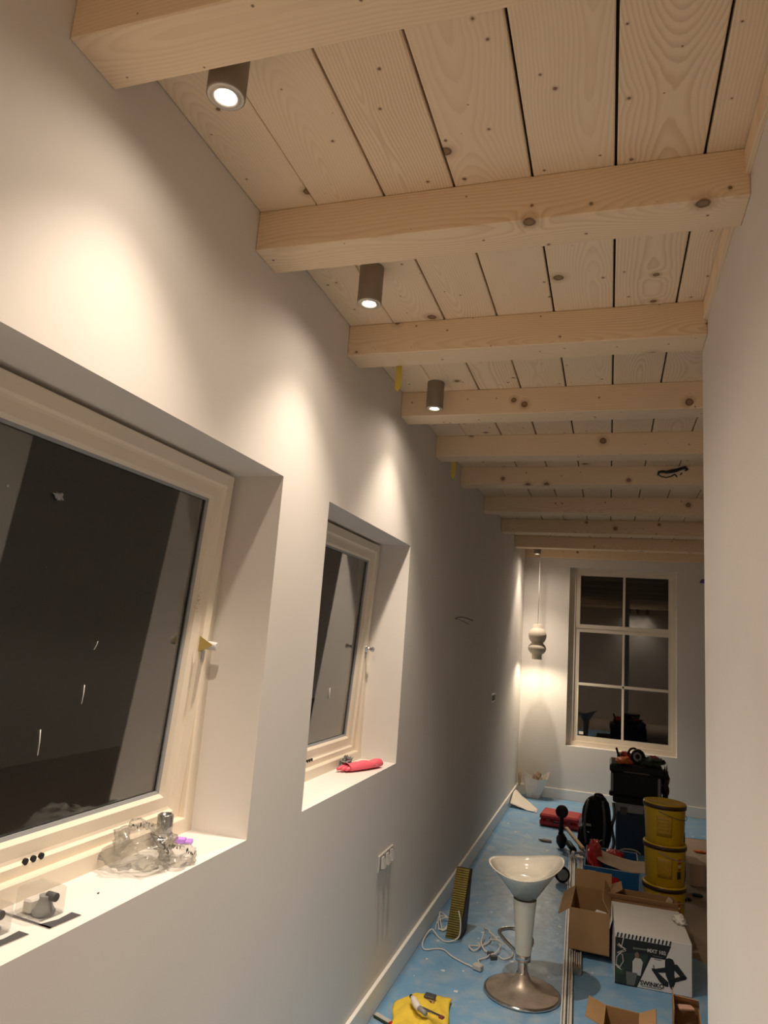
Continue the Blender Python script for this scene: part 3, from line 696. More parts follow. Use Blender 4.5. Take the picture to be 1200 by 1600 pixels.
# product silhouette
prod = panel([(.655, .60), (.67, .65), (.71, .67), (.755, .655), (.775, .60), (.775, .38), (.785, .22), (.765, .13), (.74, .08), (.715, .13), (.70, .22), (.665, .33), (.655, .45)], INK, 'product_picture', .0012)
for poly in ([(.77, .57), (.81, .575), (.935, .36), (.905, .31), (.865, .33), (.77, .46)], [(.66, .48), (.66, .38), (.53, .345), (.49, .37), (.485, .42), (.53, .42)], [(.485, .39), (.555, .37), (.70, .21), (.70, .12), (.655, .12), (.585, .19)], [(.77, .31), (.77, .22), (.92, .32), (.935, .36), (.87, .37)], [(.515, .40), (.525, .39), (.515, .48), (.500, .49)]):
    panel(poly, INK, 'product_picture', .0012)
def text(s, u, v, size, mt, bold=.0, parent=t):
    cu = bpy.data.curves.new('lettering', 'FONT'); cu.body = s; cu.size = size; cu.extrude = .0002; cu.offset = bold; cu.resolution_u = 3
    tmp = bpy.data.objects.new('lettering_source', cu); COL.objects.link(tmp)
    me = bpy.data.meshes.new_from_object(tmp.evaluated_get(bpy.context.evaluated_depsgraph_get())); bpy.data.objects.remove(tmp)
    me.name = 'lettering'; me.materials.clear(); me.materials.append(mt)
    o = bpy.data.objects.new('lettering', me); COL.objects.link(o); o.parent = parent
    o.matrix_basis = Matrix.Translation(-OFF[parent.name]) @ R @ Matrix.Translation(fr(u, v, .0018)) @ Matrix.Rotation(math.pi / 2, 4, 'X')
    return o
text('MXT 102', .425, .715, .0245, PWHITE, .0007); text('SWiNKO', .335, .070, .0305, INK, .0009)
panel([(.35, .055), (.61, .050), (.61, .038), (.35, .043)], PGREY, 'print_rule', .0012); panel([(.50, .655), (.62, .655), (.62, .665), (.50, .665)], PGREY, 'print_rule', .0014)
panel([(.52, .595), (.61, .592), (.61, .605), (.52, .608)], PGREY, 'print_rule', .0014)
b = MB(); b.lump((1.462, 4.70, .004 + wh + .022), (.034, .05, .022), 4, .8, 3.0, 18, 12, flat=.0055 + wh + .003); solo(b.build('crumpled_tissue', WPAPER), 'crumpled white paper wad on the corner of the printed carton', 'paper')
b = MB(); b.m = rotz(1.083, 4.70, 0) ; b.grid(3, 6, lambda u, v: (-.006 + .014 * u, -.2 + .30 * v, .235 + .05 * u), .002); solo(b.build('card_sheet', CARDW), 'white card strip wedged between printed carton and brown box', 'card')

# ------------------------------------------------------------------ yellow buckets
def bucket(x, y, z, lab, marked):
    h = .262; t = thing('yellow_bucket', lab, 'bucket', (x, y, z), 'stack of three yellow lidded buckets')
    MB().lathe([(.118, z), (.122, z + .004), (.134, z + h - .035)], x, y, 40, closed_bot=True).build('body', YEL, t)
    MB().lathe([(.134, z + h - .035), (.1405, z + h - .034), (.1415, z + h - .010), (.138, z + h - .008)], x, y, 40).build('rim_band', BAND, t)
    MB().lathe([(.139, z + h - .009), (.137, z + h - .002), (.128, z + h), (.122, z + h - .004), (.001, z + h - .004)], x, y, 40).build('lid', YEL, t)
    a0 = -2.02
    b = MB(); b.grid(10, 4, lambda u, v: (x + (.1265 + .0085 * v) * math.cos(a0 + .75 * u), y + (.1265 + .0085 * v) * math.sin(a0 + .75 * u), z + .055 + .13 * v), .0006)
    lb = b.build('label_print', mat('faded_yellow_label', (.42, .25, .012), .5, var=.25, scale=60), t)
    if marked:
        for k in range(4): b = MB(); b.grid(4, 1, lambda u, v: (x + .1352 * math.cos(a0 + 1.05 + .16 * u), y + .1352 * math.sin(a0 + 1.05 + .16 * u), z + .175 + .008 * v - .02 * k), .0006); b.build('warning_print', RED if k != 2 else WPAPER, t)
        b = MB(); b.grid(6, 2, lambda u, v: (x + .1335 * math.cos(a0 + 1.0 + .22 * u), y + .1335 * math.sin(a0 + 1.0 + .22 * u), z + .06 + .045 * v), .0006); b.build('warning_print', INK, t)
    else:
        for k in range(5): b = MB(); b.grid(5, 1, lambda u, v: (x + (.1287 + .0015 * k) * math.cos(a0 + .1 + .5 * u), y + (.1287 + .0015 * k) * math.sin(a0 + .1 + .5 * u), z + .075 + .003 * v + .022 * k), .0005); b.build('label_line', mat('label_ink', (.25, .13, .01), .6), t)
    hb = [(x + .143 * math.cos(a), y + .143 * math.sin(a), z + h - .045 - .05 * math.sin((a + 1.9) / 3.1 * math.pi)) for a in [-1.9 + 3.1 * k / 12 for k in range(13)]]
    MB().tube(hb, .0022, 6).build('wire_handle', GREY if marked else DGREY, t)
bx, by = 1.432, 5.47
bucket(bx, by, .004, 'bottom yellow bucket of the stack of three', True)
bucket(bx + .003, by, .004 + .259, 'middle yellow bucket of the stack, with warning marks on its side', True)
bucket(bx + .002, by, .004 + .518, 'topmost yellow bucket of the stack, with a printed panel', False)

# ------------------------------------------------------------------ blue crate with red bags and paper
cx0, cx1, cy0, cy1, ch = .904, 1.282, 5.60, 6.15, .250
t = thing('blue_crate', 'open blue printed cardboard tray behind the tall brown box', 'tray', ((cx0 + cx1) / 2, (cy0 + cy1) / 2, .004)); th = .006
MB().box(cx0, cx1, cy0, cy1, .004, .010).build('bottom', BLUE, t)
for a_ in ((cx0, cx1, cy0, cy0 + th), (cx0, cx1, cy1 - th, cy1), (cx0, cx0 + th, cy0 + th, cy1 - th), (cx1 - th, cx1, cy0 + th, cy1 - th)): MB().box(*a_, .010, ch).build('side_panel', BLUE, t)
RIMM = mat('pale_card_edge', (.30, .36, .44), .7)
for a_ in ((cx0, cx1, cy0 - .001, cy0 + th + .001), (cx0, cx1, cy1 - th - .001, cy1 + .001), (cx1 - th - .001, cx1 + .001, cy0, cy1)): MB().box(*a_, ch, ch + .004).build('edge_strip', RIMM, t)
MB().box(cx1 - .006, cx1 + .002, cy0 - .002, cy0 + .006, .01, ch + .002).build('edge_strip', RIMM, t)
MB().box(.928, .985, cy0 - .0012, cy0 - .0002, .195, .225).build('label_sticker', CARDW, t)
MB().box(.936, .978, cy0 - .0018, cy0 - .0010, .204, .209).build('label_sticker', RED, t)
b = MB(); b.m = Matrix.Translation((1.09, cy0 - .0004, .175)) @ Matrix.Rotation(math.pi / 2, 4, 'X'); b.prism([(-.075, .015), (-.05, .028), (.05, .028), (.06, .0), (.03, -.025), (-.05, -.022)], -.0005, .0008); b.build('print_patch', RED, t)['label'] = 'dark red printed patch'
b = MB(); b.lump((.972, 5.80, .25), (.055, .15, .135), 11, .38, 1.5, 26, 18, smooth=False); solo(b.build('red_bag', RED), 'crumpled red plastic bag sticking up at the left of the blue tray', 'bag')
b = MB(); b.lump((1.11, 5.95, .25), (.07, .09, .045), 21, .5, 2.4, 18, 12); solo(b.build('red_bag', RED), 'smaller red bag behind the brown paper in the blue tray', 'bag')
def pap(u, v):
    x = .985 + .36 * u; y = 5.56 + .20 * v + .12 * (1 - u)
    z = .305 - .045 * math.sin(math.pi * (.10 + .75 * u)) + .03 * v + .012 * noise.noise(Vector((u * 3, v * 3, 7))) - .012 * u
    return (x, y, z)
b = MB(); b.grid(18, 8, pap, .0015); solo(b.build('paper_sheet', PAPER), 'sagging sheet of brown paper lying across the blue tray', 'paper')
MB_ = MB(); MB_.tube(catmull([(1.12, 5.98, .27), (1.18, 5.95, .315), (1.26, 5.92, .325), (1.30, 5.93, .30)]), .006, 6); solo(MB_.build('grey_cable', GREY), 'short grey cable arching over the right of the blue tray', 'cable')

# ------------------------------------------------------------------ tool case tower
ty = 7.12
t = thing('navy_case', 'dark navy tool case with grey lid under the black toolbox', 'tool case', (1.29, ty + .2, .004))
MB().box(1.135, 1.48, ty, ty + .38, .004, .345, .012).build('body', NAVY, t)
MB().box(1.128, 1.487, ty - .006, ty + .386, .346, .425, .010).build('lid', GREY, t)
for x in (1.20, 1.40): MB().box(x - .03, x + .03, ty - .014, ty - .006, .33, .395, .004).build('latch', DGREY, t)
t = thing('black_toolbox', 'large black toolbox with grey side latches on top of the tower', 'toolbox', (1.30, ty + .2, .43))
MB().box(1.105, 1.535, ty - .01, ty + .40, .426, .492, .012).build('base_tray', BLACK, t)
MB().box(1.088, 1.525, ty - .02, ty + .40, .492, .700, .010).build('body', BLACK, t)
MB().box(1.074, 1.540, ty - .035, ty + .415, .690, .765, .016).build('lid', BLACK, t)
MB().box(1.072, 1.115, ty - .03, ty + .05, .480, .522, .010).build('bumper', BLACK, t); MB().box(1.50, 1.545, ty - .03, ty + .05, .455, .50, .010).build('bumper', BLACK, t)
for x in (1.094, 1.500): MB().box(x - .010, x + .014, ty - .034, ty - .020, .525, .680, .004).build('latch', mat('latch_grey', (.22, .22, .23), .4), t)
MB().box(1.20, 1.42, ty - .038, ty - .034, .70, .712).build('lid_ridge', DGREY, t)
b = MB(); b.lump((1.20, ty + .03, .795), (.075, .07, .032), 5, .5, 2.4, 20, 12, flat=.766); solo(b.build('work_glove', ORANGE), 'orange red work glove lying on the black toolbox', 'glove')
b = MB(); b.lump((1.22, ty + .16, .815), (.06, .05, .045), 15, .5, 2.4, 20, 12, flat=.766); solo(b.build('work_glove', RED), 'dark red work glove behind the orange glove on the toolbox', 'glove')
t = thing('hearing_protector', 'black round ear muff standing on the black toolbox', 'ear muff', (1.325, ty + .10, .766))
mm = Matrix.Translation((1.325, ty + .09, .835)) @ Matrix.Rotation(math.radians(-14), 4, 'Z') @ Matrix.Rotation(math.radians(82), 4, 'X')
b = MB(); b.m = mm; b.lathe([(.001, -.035), (.045, -.035), (.062, -.02), (.064, .01), (.056, .028), (.036, .032), (.034, .02), (.001, .018)], n=28, ell=1.1); b.build('ear_cup', BLACK, t)
b = MB(); b.m = mm; b.lathe([(.020, .022), (.034, .033), (.037, .033), (.037, .02)], n=28, ell=1.1); b.build('cushion_ring', GREY, t)
MB().tube(catmull([(1.325, ty + .12, .87), (1.30, ty + .14, .90), (1.26, ty + .15, .89), (1.235, ty + .14, .84), (1.235, ty + .13, .775)]), .010, 8).build('head_band', BLACK, t)
t = thing('pliers', 'black gripped pliers standing up at the left of the toolbox lid', 'pliers', (1.135, ty + .12, .766))
MB().tube(catmull([(1.15, ty + .12, .77), (1.15, ty + .12, .83), (1.130, ty + .12, .895)]), .013, 8, taper=[1] * 6 + [.8] * 6 + [.4]).build('grip', BLACK, t)
MB().tube(catmull([(1.165, ty + .12, .77), (1.165, ty + .12, .82), (1.185, ty + .12, .85)]), .012, 8).build('grip', DGREY, t)
b = MB(); b.lump((1.435, ty + .08, .800), (.10, .08, .040), 8, .7, 3, 22, 14, flat=.766); solo(b.build('cloth_bundle', GREENISH), 'dark green cloth bundle at the right on the black toolbox', 'cloth')
b = MB(); b.lump((1.46, ty + .14, .835), (.05, .03, .018), 18, .6, 3, 16, 10); solo(b.build('red_strap', RED), 'thin red strap lying on the green cloth bundle', 'strap')
b = MB(); b.lump((1.565, ty + .14, .600), (.028, .09, .14), 28, .9, 3.2, 22, 18); solo(b.build('hanging_jacket', mat('dark_brown_fabric', (.045, .03, .027), .85, var=.5)), 'dark brown jacket hanging down the right side of the toolbox', 'jacket')
b = MB(); b.lump((1.525, ty + .30, .785), (.05, .07, .03), 33, .8, 3, 18, 12, flat=.766); solo(b.build('cloth_bundle', mat('charcoal_fabric', (.03, .03, .032), .85, var=.5)), 'charcoal cloth at the right edge of the toolbox lid', 'cloth')

# ------------------------------------------------------------------ backpack
kx, ky = .968, 6.98
t = thing('backpack', 'black backpack standing on the floor left of the tool cases', 'backpack', (kx, ky, .004))
b = MB(); b.lump((kx, ky, .235), (.128, .105, .250), 2, .10, 2, 28, 20, flat=.004, power=.72); b.build('main_bag', BLACKF, t)
b = MB(); b.lump((kx - .03, ky - .09, .15), (.105, .05, .13), 6, .14, 2, 24, 16, flat=.006, power=.7); b.build('front_pocket', BLACKF, t)
b = MB(); b.lump((kx - .12, ky - .02, .11), (.045, .07, .10), 7, .15, 2, 18, 12, flat=.006, power=.8); b.build('side_pocket', BLACKF, t)
MB().tube(catmull([(kx - .02, ky + .0, .47), (kx - .01, ky - .02, .50), (kx + .04, ky - .02, .50), (kx + .06, ky, .465)]), .010, 8).build('grab_handle', BLACK, t)
for x in (-.07, .05): MB().tube(catmull([(kx + x, ky - .05, .45), (kx + x * 1.3, ky - .13, .36), (kx + x * 1.4, ky - .15, .24), (kx + x * 1.2, ky - .14, .10)]), .012, 8).build('strap', DGREY, t)
b = MB(); b.box(kx - .115, kx - .045, ky - .135, ky - .128, .245, .265, .002); b.build('reflective_patch', GREY, t)
b = MB(); b.tube(catmull([(kx - .05, ky - .145, .14), (kx + .0, ky - .15, .125), (kx + .05, ky - .145, .15)]), .006, 6); b.build('zip_pull', GREY, t)
b = MB(); b.tube(catmull([(kx - .11, ky - .09, .19), (kx - .09, ky - .12, .20), (kx - .06, ky - .14, .195)]), .005, 6); b.build('zip_pull', SOCK, t)
# straps dangling between bag and tower
t = thing('dangling_straps', 'grey and black straps dangling beside the navy case', 'straps', (1.11, 7.05, .30))
for k, (x, m_) in enumerate(((1.105, GREY), (1.114, BLACK), (1.118, DGREY))):
    MB().tube(catmull([(x, 7.06, .43), (x + .01, 7.02, .33), (x - .012, 7.03, .22), (x + .008, 7.03, .10), (x - .01, 7.02, .02)]), .009, 6).build('strap', m_, t)

# ------------------------------------------------------------------ red case
t = thing('red_case', 'red plastic tool case lying flat near the far left wall', 'case', (.60, 7.80, .004))
R2 = rotz(.605, 7.80, -4)
b = MB(); b.m = R2; b.box(-.19, .20, -.15, .17, .004, .062, .014); b.build('lower_shell', RED, t)
b = MB(); b.m = R2; b.box(-.19, .20, -.15, .17, .064, .120, .016); b.build('upper_shell', RED, t)
for x in (-.10, .10): b = MB(); b.m = R2; b.box(x - .02, x + .02, -.157, -.149, .045, .085, .003); b.build('latch', mat('dark_red', (.20, .01, .008), .4), t)
b = MB(); b.m = R2; b.tube([(-.05, -.15, .063), (-.05, -.18, .063), (.05, -.18, .063), (.05, -.15, .063)], .008, 8); b.build('handle', BLACK, t)

# ------------------------------------------------------------------ black headed floor tool and wooden handle
t = thing('suction_lifter', 'black tool with a round disc head standing on its end', 'tool', (.665, 6.95, .004))
b = MB(); b.m = Matrix.Translation((.668, 6.93, .315)) @ Matrix.Rotation(math.radians(-18), 4, 'Z') @ Matrix.Rotation(math.radians(68), 4, 'X')
b.lathe([(.001, -.02), (.04, -.02), (.056, -.005), (.058, .01), (.050, .02), (.001, .024)], n=28); b.build('disc_head', BLACK, t)
MB().tube([(.668, 6.95, .29), (.664, 6.955, .20), (.660, 6.96, .10)], .020, 10, taper=[.8, .9, 1.3]).build('stem', BLACK, t)
b = MB(); b.lump((.672, 6.94, .065), (.048, .06, .062), 13, .2, 2, 18, 12, flat=.004); b.build('grip_body', BLACK, t)
t = thing('mallet', 'wooden-handled mallet leaning over the black tool and the rails', 'mallet', (.77, 6.85, .05))
b = MB(); b.m = Matrix.Translation((.775, 6.88, .125)) @ Matrix.Rotation(math.radians(-62), 4, 'Z') @ Matrix.Rotation(math.radians(13), 4, 'Y')
b.box(-.16, .20, -.018, .018, -.010, .014, .006); b.build('handle', RAWWOOD, t)
MB().tube([(.735, 6.86, .075), (.75, 6.80, .072), (.79, 6.66, .072)], .026, 10).build('head', BLACK, t)
# scraps on the floor
def scrap(x, y, r, seed, m_, label, cat='scrap', h=.012):
    b = MB(); b.lump((x, y, .004 + h * .5), (r, r * .6, h), seed, .6, 3, 14, 8, flat=.0036); solo(b.build('floor_scrap', m_), label, cat)
scrap(.515, 7.08, .055, 3, mat('taupe_rag', (.26, .22, .21), .8), 'torn taupe scrap on the blue film behind the stool')
scrap(1.885, 7.55, .05, 5, ORANGE, 'orange scrap on the bare floor right of the buckets')
scrap(1.60, 6.06, .06, 6, BLACK, 'black scrap on the bare floor behind the bucket stack')
scrap(1.72, 6.20, .035, 8, mat('teal_plastic', (.01, .06, .06), .5), 'dark teal scrap on the bare floor near the right wall edge')
b = MB(); b.lump((1.60, 6.28, .25), (.045, .10, .25), 9, .2, 2, 18, 14, flat=.004); solo(b.build('black_bag', BLACKF), 'slumped black bag standing behind the yellow buckets', 'bag')
b = MB(); b.m = rotz(1.735, 6.55, 15); b.box(-.07, .05, -.1, .1, .0, .17, .006); solo(b.build('brown_carton', PAPER), 'small pale brown carton behind the yellow buckets', 'carton')

# ------------------------------------------------------------------ gold ribbed wedge with cable
t = thing('ribbed_heater', 'narrow gold ribbed panel standing against the left baseboard', 'heater', (.20, 4.58, .004))
def gw(u, h, d): # u across 0..1, h 0..1 up, d 0 front 1 back
    x = .138 + .085 * u + .040 * h + .012 * d; y = 4.53 + .035 * h + .17 * d * (1 - .92 * h); return (x, y, .004 + .395 * h)
b = MB(); b.add([gw(0, 0, 0), gw(1, 0, 0), gw(1, 1, 0), gw(0, 1, 0), gw(0, 0, 1), gw(1, 0, 1), gw(1, 1, 1), gw(0, 1, 1)], [(0, 1, 2, 3), (5, 4, 7, 6), (1, 5, 6, 2), (4, 0, 3, 7), (3, 2, 6, 7), (0, 4, 5, 1)])
b.build('housing', mat('dark_gold_back', (.035, .026, .010), .5), t)
b = MB()
for k in range(30):
    h0, h1 = k / 30 + .003, (k + .72) / 30 + .003
    p = [Vector(gw(.02, h0, 0)), Vector(gw(.98, h0, 0)), Vector(gw(.98, h1, 0)), Vector(gw(.02, h1, 0))]
    b.add([q for q in p] + [q + Vector((0, -.009, 0)) for q in p], [(4, 5, 6, 7), (0, 1, 5, 4), (1, 2, 6, 5), (2, 3, 7, 6), (3, 0, 4, 7)])
b.build('rib_panel', GOLD, t, kind='stuff')
MB().tube(catmull([(.215, 4.51, .17), (.232, 4.50, .10), (.222, 4.49, .03), (.16, 4.455, .009), (.10, 4.50, .009), (.05, 4.535, .03), (.030, 4.46, .012), (.040, 4.35, .009), (.07, 4.29, .009), (.125, 4.33, .009), (.17, 4.34, .009), (.23, 4.28, .009), (.30, 4.235, .009), (.37, 4.195, .012)], 8), .0042, 6).build('cable', CABLE, t)
b = MB(); b.m = rotz(.395, 4.195, -20); b.box(-.026, .026, -.020, .020, .004, .034, .005); b.build('plug', SOCK, t)
t = thing('cable_coil', 'bundle of white cables lying on the film behind the gold panel', 'cable', (.12, 4.66, .004))
for k in range(3): MB().tube(catmull([(.06 + .02 * k, 4.60, .01), (.05, 4.70 + .02 * k, .02 + .02 * k), (.10, 4.76, .03), (.135, 4.68, .02 + .015 * k), (.11, 4.60 + .01 * k, .012), (.07, 4.62, .012)]), .004, 6).build('cable_loop', CABLE, t)
t = thing('cable_tangle', 'tangle of white cables with dark connectors left of the stool', 'cable', (.40, 4.50, .004))
for pts in ([(.335, 4.77, .01), (.38, 4.70, .02), (.40, 4.60, .012), (.37, 4.50, .012), (.32, 4.47, .012), (.30, 4.43, .02), (.335, 4.40, .014), (.36, 4.46, .02), (.34, 4.50, .02)],
            [(.36, 4.60, .05), (.36, 4.50, .03), (.39, 4.44, .012), (.42, 4.42, .012), (.42, 4.36, .012), (.38, 4.30, .010), (.40, 4.24, .012)],
            [(.38, 4.64, .04), (.43, 4.58, .04), (.47, 4.50, .03), (.46, 4.42, .02), (.43, 4.40, .012)], [(.41, 4.62, .02), (.47, 4.62, .03), (.53, 4.55, .03), (.55, 4.45, .012), (.51, 4.38, .01), (.48, 4.40, .012)],
            [(.40, 4.55, .03), (.45, 4.52, .05), (.50, 4.52, .03)]):
    MB().tube(catmull(pts, 7), .0045, 6).build('cable_loop', CABLE, t)
for x, y in ((.455, 4.365), (.43, 4.41)):
    b = MB(); b.m = rotz(x, y, 30); b.box(-.02, .02, -.010, .010, .004, .024, .003); b.build('connector', DGREY, t)

# ------------------------------------------------------------------ yellow cloth and bits at the bottom edge
t = thing('yellow_cloth', 'crumpled yellow cleaning cloth on the film at the bottom edge', 'cloth', (.24, 3.58, .004))
def clo(u, v):
    x = .10 + .26 * u + .02 * math.sin(v * 5); y = 3.36 + (.30 + .10 * math.sin(math.pi * u * .9) + .08 * u) * v
    e = math.sin(math.pi * u) ** .5 * math.sin(math.pi * min(v * .9 + .08, 1)) ** .5
    z = .008 + e * (.028 + .030 * noise.noise(Vector((u * 4.5, v * 4.5, 1.7))) + .012 * noise.noise(Vector((u * 11, v * 11, 4)))) + .02 * max(0, u - .8) * 4 * v
    return (x, y, max(z, .005))
b = MB(); b.grid(30, 30, clo, .002); b.build('cloth_sheet', YCLOTH, t)
t = thing('small_camera_box', 'small black and beige square module at the back of the cloth', 'module', (.244, 3.70, .004))
b = MB(); b.m = rotz(.244, 3.705, -4); b.box(-.026, .026, -.02, .02, .004, .040, .003); b.build('case', PAPER, t)
b = MB(); b.m = rotz(.244, 3.705, -4); b.box(-.027, .027, -.021, .021, .040, .052, .003); b.build('cap', DGREY, t)
b = MB(); b.m = rotz(.244, 3.705, -4); b.box(.000, .014, -.0212, -.019, .008, .034); b.build('slot', BLACK, t)
t = thing('putty_knife', 'white bladed knife with dark edge left of the yellow cloth', 'knife', (.075, 3.47, .004))
b = MB(); b.m = rotz(.075, 3.475, -25); b.box(-.045, .045, -.012, .012, .004, .020, .004); b.build('handle', SOCK, t)
b = MB(); b.m = rotz(.075, 3.475, -25); b.box(-.045, .05, -.018, -.012, .004, .016, .002); b.build('edge', GREENISH, t)
b = MB(); b.m = rotz(.075, 3.475, -25); b.box(.045, .062, -.010, .010, .004, .018, .003); b.build('tip', RED, t)
t = thing('sealant_nozzle', 'beige and grey nozzle lying on the yellow cloth', 'nozzle', (.215, 3.56, .06))
b = MB(); b.tube([(.180, 3.60, .070), (.195, 3.575, .072), (.215, 3.545, .070), (.235, 3.525, .066)], .016, 10, taper=[.6, 1, 1.05, .9]); b.build('nozzle_body', WPAPER, t)
b = MB(); b.tube([(.228, 3.532, .067), (.275, 3.50, .062)], .013, 8, taper=[1, .8]); b.build('collar', GREY, t)
b = MB(); b.tube([(.170, 3.612, .069), (.182, 3.598, .070)], .009, 8); b.build('cap', BLACK, t)
t = thing('utility_blade', 'shiny steel strip lying across the yellow cloth', 'blade', (.29, 3.51, .06))
b = MB(); b.m = rotz(.295, 3.515, -20) @ Matrix.Translation((0, 0, .068)); b.box(-.055, .06, -.008, .008, -.002, .003, .001); b.build('blade', CHROME, t)
b = MB(); b.m = rotz(.295, 3.515, -20) @ Matrix.Translation((0, 0, .066)); b.box(.045, .068, -.010, .010, -.004, .006, .002); b.build('end_grip', mat('wine_plastic', (.20, .03, .04), .5), t)
scrap(.305, 3.30, .001, 2, BLACK, 'tiny dark crumb on the film right of the cloth') if False else None

# ------------------------------------------------------------------ things on the window sills
zs = WINZ0
t = thing('plastic_bag', 'crumpled clear plastic bag with black print on the near window sill', 'plastic bag', (-.11, 1.73, zs))
b = MB(); b.lump((-.125, 1.705, zs + .045), (.075, .085, .055), 3, .55, 2.0, 34, 24, flat=zs + .001); b.build('film', FILM, t)
b = MB(); b.lump((-.055, 1.775, zs + .022), (.045, .055, .026), 8, .55, 2.2, 26, 18, flat=zs + .001); b.build('film', FILM, t)
random.seed(3)
def marks(p0, p1, n, size, par):
    p0, p1 = Vector(p0), Vector(p1)
    b = MB()
    for k in range(n):
        c = p0.lerp(p1, (k + .5) / n) + Vector((random.uniform(-.002, .002), 0, random.uniform(-.002, .002)))
        pts = [c + Vector((random.uniform(-1, 1) * size * .3, random.uniform(-1, 1) * size * .5, random.uniform(-1, 1) * size)) for _ in range(4)]
        b.tube(pts, .0015, 4)
    b.build('print_mark', INK, par)
marks((-.150, 1.690, zs + .098), (-.120, 1.742, zs + .098), 7, .006, t)
marks((-.085, 1.715, zs + .080), (-.055, 1.735, zs + .030), 9, .006, t)
marks((-.030, 1.775, zs + .040), (-.022, 1.795, zs + .022), 5, .006, t)
marks((-.072, 1.75, zs + .048), (-.045, 1.775, zs + .042), 4, .005, t)
MB().tube([(-.098, 1.700, zs + .085), (-.070, 1.705, zs + .055), (-.060, 1.722, zs + .048), (-.075, 1.722, zs + .075), (-.098, 1.702, zs + .085)], .0009, 4).build('print_mark', INK, t)

GL2 = glass_mat('clear_smoky_glass', (.72, .75, .74))
t = thing('glass_connector', 'smoky clear two-tier cylinder standing beside the plastic bag', 'lamp fitting', (-.168, 1.868, zs))
b = MB(); b.lathe([(.026, zs), (.027, zs + .002), (.027, zs + .036), (.024, zs + .038)], -.168, 1.868, 24, closed_bot=True, closed_top=True); b.build('lower_drum', mat('smoky_chrome', (.33, .34, .33), .2, .85, var=.3, scale=60), t)
b = MB(); b.lathe([(.022, zs + .042), (.0235, zs + .044), (.0225, zs + .090), (.017, zs + .093), (.016, zs + .086), (.001, zs + .086)], -.168, 1.868, 24, closed_bot=True); b.build('upper_drum', MATS['smoky_chrome'], t)
b = MB(); b.lathe([(.024, zs + .038), (.025, zs + .040), (.022, zs + .042)], -.168, 1.868, 24); b.build('dark_ring', BLACK, t)
b = MB(); b.box(-.150, -.145, 1.850, 1.884, zs + .005, zs + .03); b.build('side_tab', DGREY, t)
t = thing('purple_clip', 'small bright purple plastic clip near the window corner', 'clip', (-.145, 1.935, zs))
b = MB(); b.m = rotz(-.145, 1.935, 20); b.box(-.022, .010, -.012, .012, zs, zs + .014, .002); b.build('clip_body', PURPLE, t)
b = MB(); b.m = rotz(-.145, 1.935, 20); b.box(.010, .030, -.015, .015, zs, zs + .010, .002); b.build('clip_foot', PURPLE, t)
b = MB(); b.lump((-.085, 1.50, zs + .0015), (.002, .004, .0015), 1, .3, 2, 8, 6); solo(b.build('dark_crumb', INK), 'tiny dark crumb on the near window sill', 'crumb')
def blister(x, y, deg, label):
    t = thing('blister_pack', label, 'blister pack', (x, y, zs), 'spotlight blister packs on the near sill')
    R = rotz(x, y, deg)
    b = MB(); b.m = R; b.box(-.068, .068, -.042, .042, zs + .0005, zs + .002, .0004); cd = b.build('backing_card', CARDW, t)
    for poly in ([(.034, -.042), (.068, -.042), (.068, .042), (.040, .042), (.046, .0)], [(-.068, -.042), (.068, -.042), (.068, -.036), (-.068, -.034)], [(-.068, .020), (-.045, .042), (-.068, .042)]):
        b = MB(); b.m = R; b.prism(poly, zs + .002, zs + .0023); b.build('card_print', DGREY, cd)
    b = MB(); b.m = R; b.box(-.052, .030, -.034, .034, zs + .0025, zs + .058, .006); b.build('clear_dome', FILM, t)
    b = MB(); b.m = R; b.lathe([(.022, zs + .004), (.024, zs + .010), (.018, zs + .018), (.012, zs + .036), (.014, zs + .042)], .002, 0, 20, closed_top=True); b.build('spot_fitting', GREY, t)
    b = MB(); b.m = R; b.box(-.040, -.016, -.022, .022, zs + .004, zs + .032, .004); b.build('white_insert', WPAPER, t)
    b = MB(); b.m = R; b.lathe([(.010, zs + .0), (.011, zs + .03)], 0, 0, 14, closed_top=True); b.m = R
    q = MB(); q.m = R @ Matrix.Translation((.016, .004, zs + .040)) @ Matrix.Rotation(math.pi / 2, 4, 'Y'); q.lathe([(.009, -.012), (.009, .012)], n=14, closed_top=True, closed_bot=True); q.build('clip_spring', DGREY, t)
blister(-.102, 1.345, -5, 'clear blister pack with spotlight fitting, the fully visible one on the sill')
blister(-.125, 1.222, -5, 'clear blister pack cut off by the left edge of the picture')
t = thing('pink_glove', 'pink rubber glove folded on the second window sill', 'glove', (-.10, 3.37, zs))
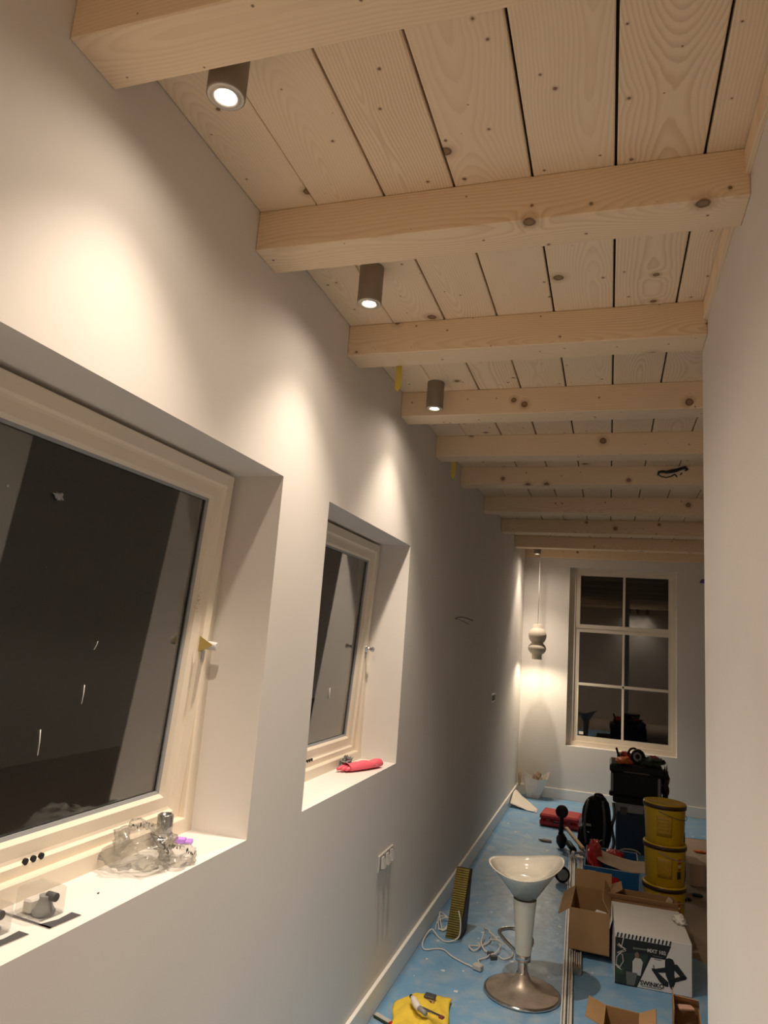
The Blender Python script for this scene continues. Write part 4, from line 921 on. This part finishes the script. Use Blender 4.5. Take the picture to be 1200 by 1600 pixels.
def glove(u, v):
    a = 2 * math.pi * v; y = 3.275 + .235 * u; x = -.128 + .085 * u
    w_ = .040 * (.55 + .65 * math.sin(math.pi * min(.15 + u * .7, 1))); h = .019 + .004 * noise.noise(Vector((u * 5, v * 4, 2)))
    return (x + w_ * math.cos(a) * .75, y + w_ * math.cos(a) * -.25, zs + .002 + h + h * math.sin(a) * (1 + .15 * noise.noise(Vector((u * 9, v * 6, 5)))))
b = MB(); b.grid(22, 20, glove); b.build('cuff', PINK, t)
for k, (dx, dy) in enumerate(((.02, .0), (.0, -.008), (-.02, -.012))):
    MB().tube([(-.12 + dx, 3.31 + dy, zs + .022), (-.135 + dx, 3.275 + dy, zs + .018), (-.142 + dx, 3.252 + dy, zs + .014)], .011, 8, taper=[1, .95, .6]).build('finger', PINK, t)
b = MB(); b.lump((-.172, 3.39, zs + .025), (.018, .055, .024), 12, .9, 3.5, 22, 12, flat=zs + .001, smooth=False); solo(b.build('grey_rag', mat('mottled_rag', (.22, .23, .22), .8, var=.8, scale=90)), 'mottled grey rag scrap behind the pink glove', 'rag')

# ------------------------------------------------------------------ white paper bag in the far corner
t = thing('paper_bag', 'crumpled white paper bag standing open in the far left corner', 'bag', (.22, 8.98, .004))
def bag(u, v):
    a = 2 * math.pi * u; r = .085 + .075 * v + .014 * noise.noise(Vector((math.cos(a) * 2, math.sin(a) * 2, v * 3)))
    sq = 1 / max(abs(math.cos(a)), abs(math.sin(a))) ** .5
    z = .004 + v * (.27 + .05 * math.sin(a * 2 + 1) + .03 * noise.noise(Vector((math.cos(a) * 3, math.sin(a) * 3, 9))))
    return (.215 + r * sq * math.cos(a) + .03 * v, 9.00 - .02 + .55 * r * sq * math.sin(a) - .02 * v, z)
b = MB(); b.grid(32, 14, bag, .0012, smooth=False); b.build('bag_wall', WPAPER, t)
b = MB(); b.lump((.26, 8.96, .20), (.06, .035, .09), 4, .7, 3, 18, 14, smooth=False); b.build('bag_contents', PAPER, t)
MB().box(.14, .29, 8.94, 9.02, .004, .008).build('bag_base', GREENISH, t)
b = MB(); b.lump((.045, 8.98, .21), (.018, .03, .085), 6, .5, 3, 14, 12); solo(b.build('paper_scrap', PAPER), 'small brown paper roll wedged above the corner baseboard', 'paper')
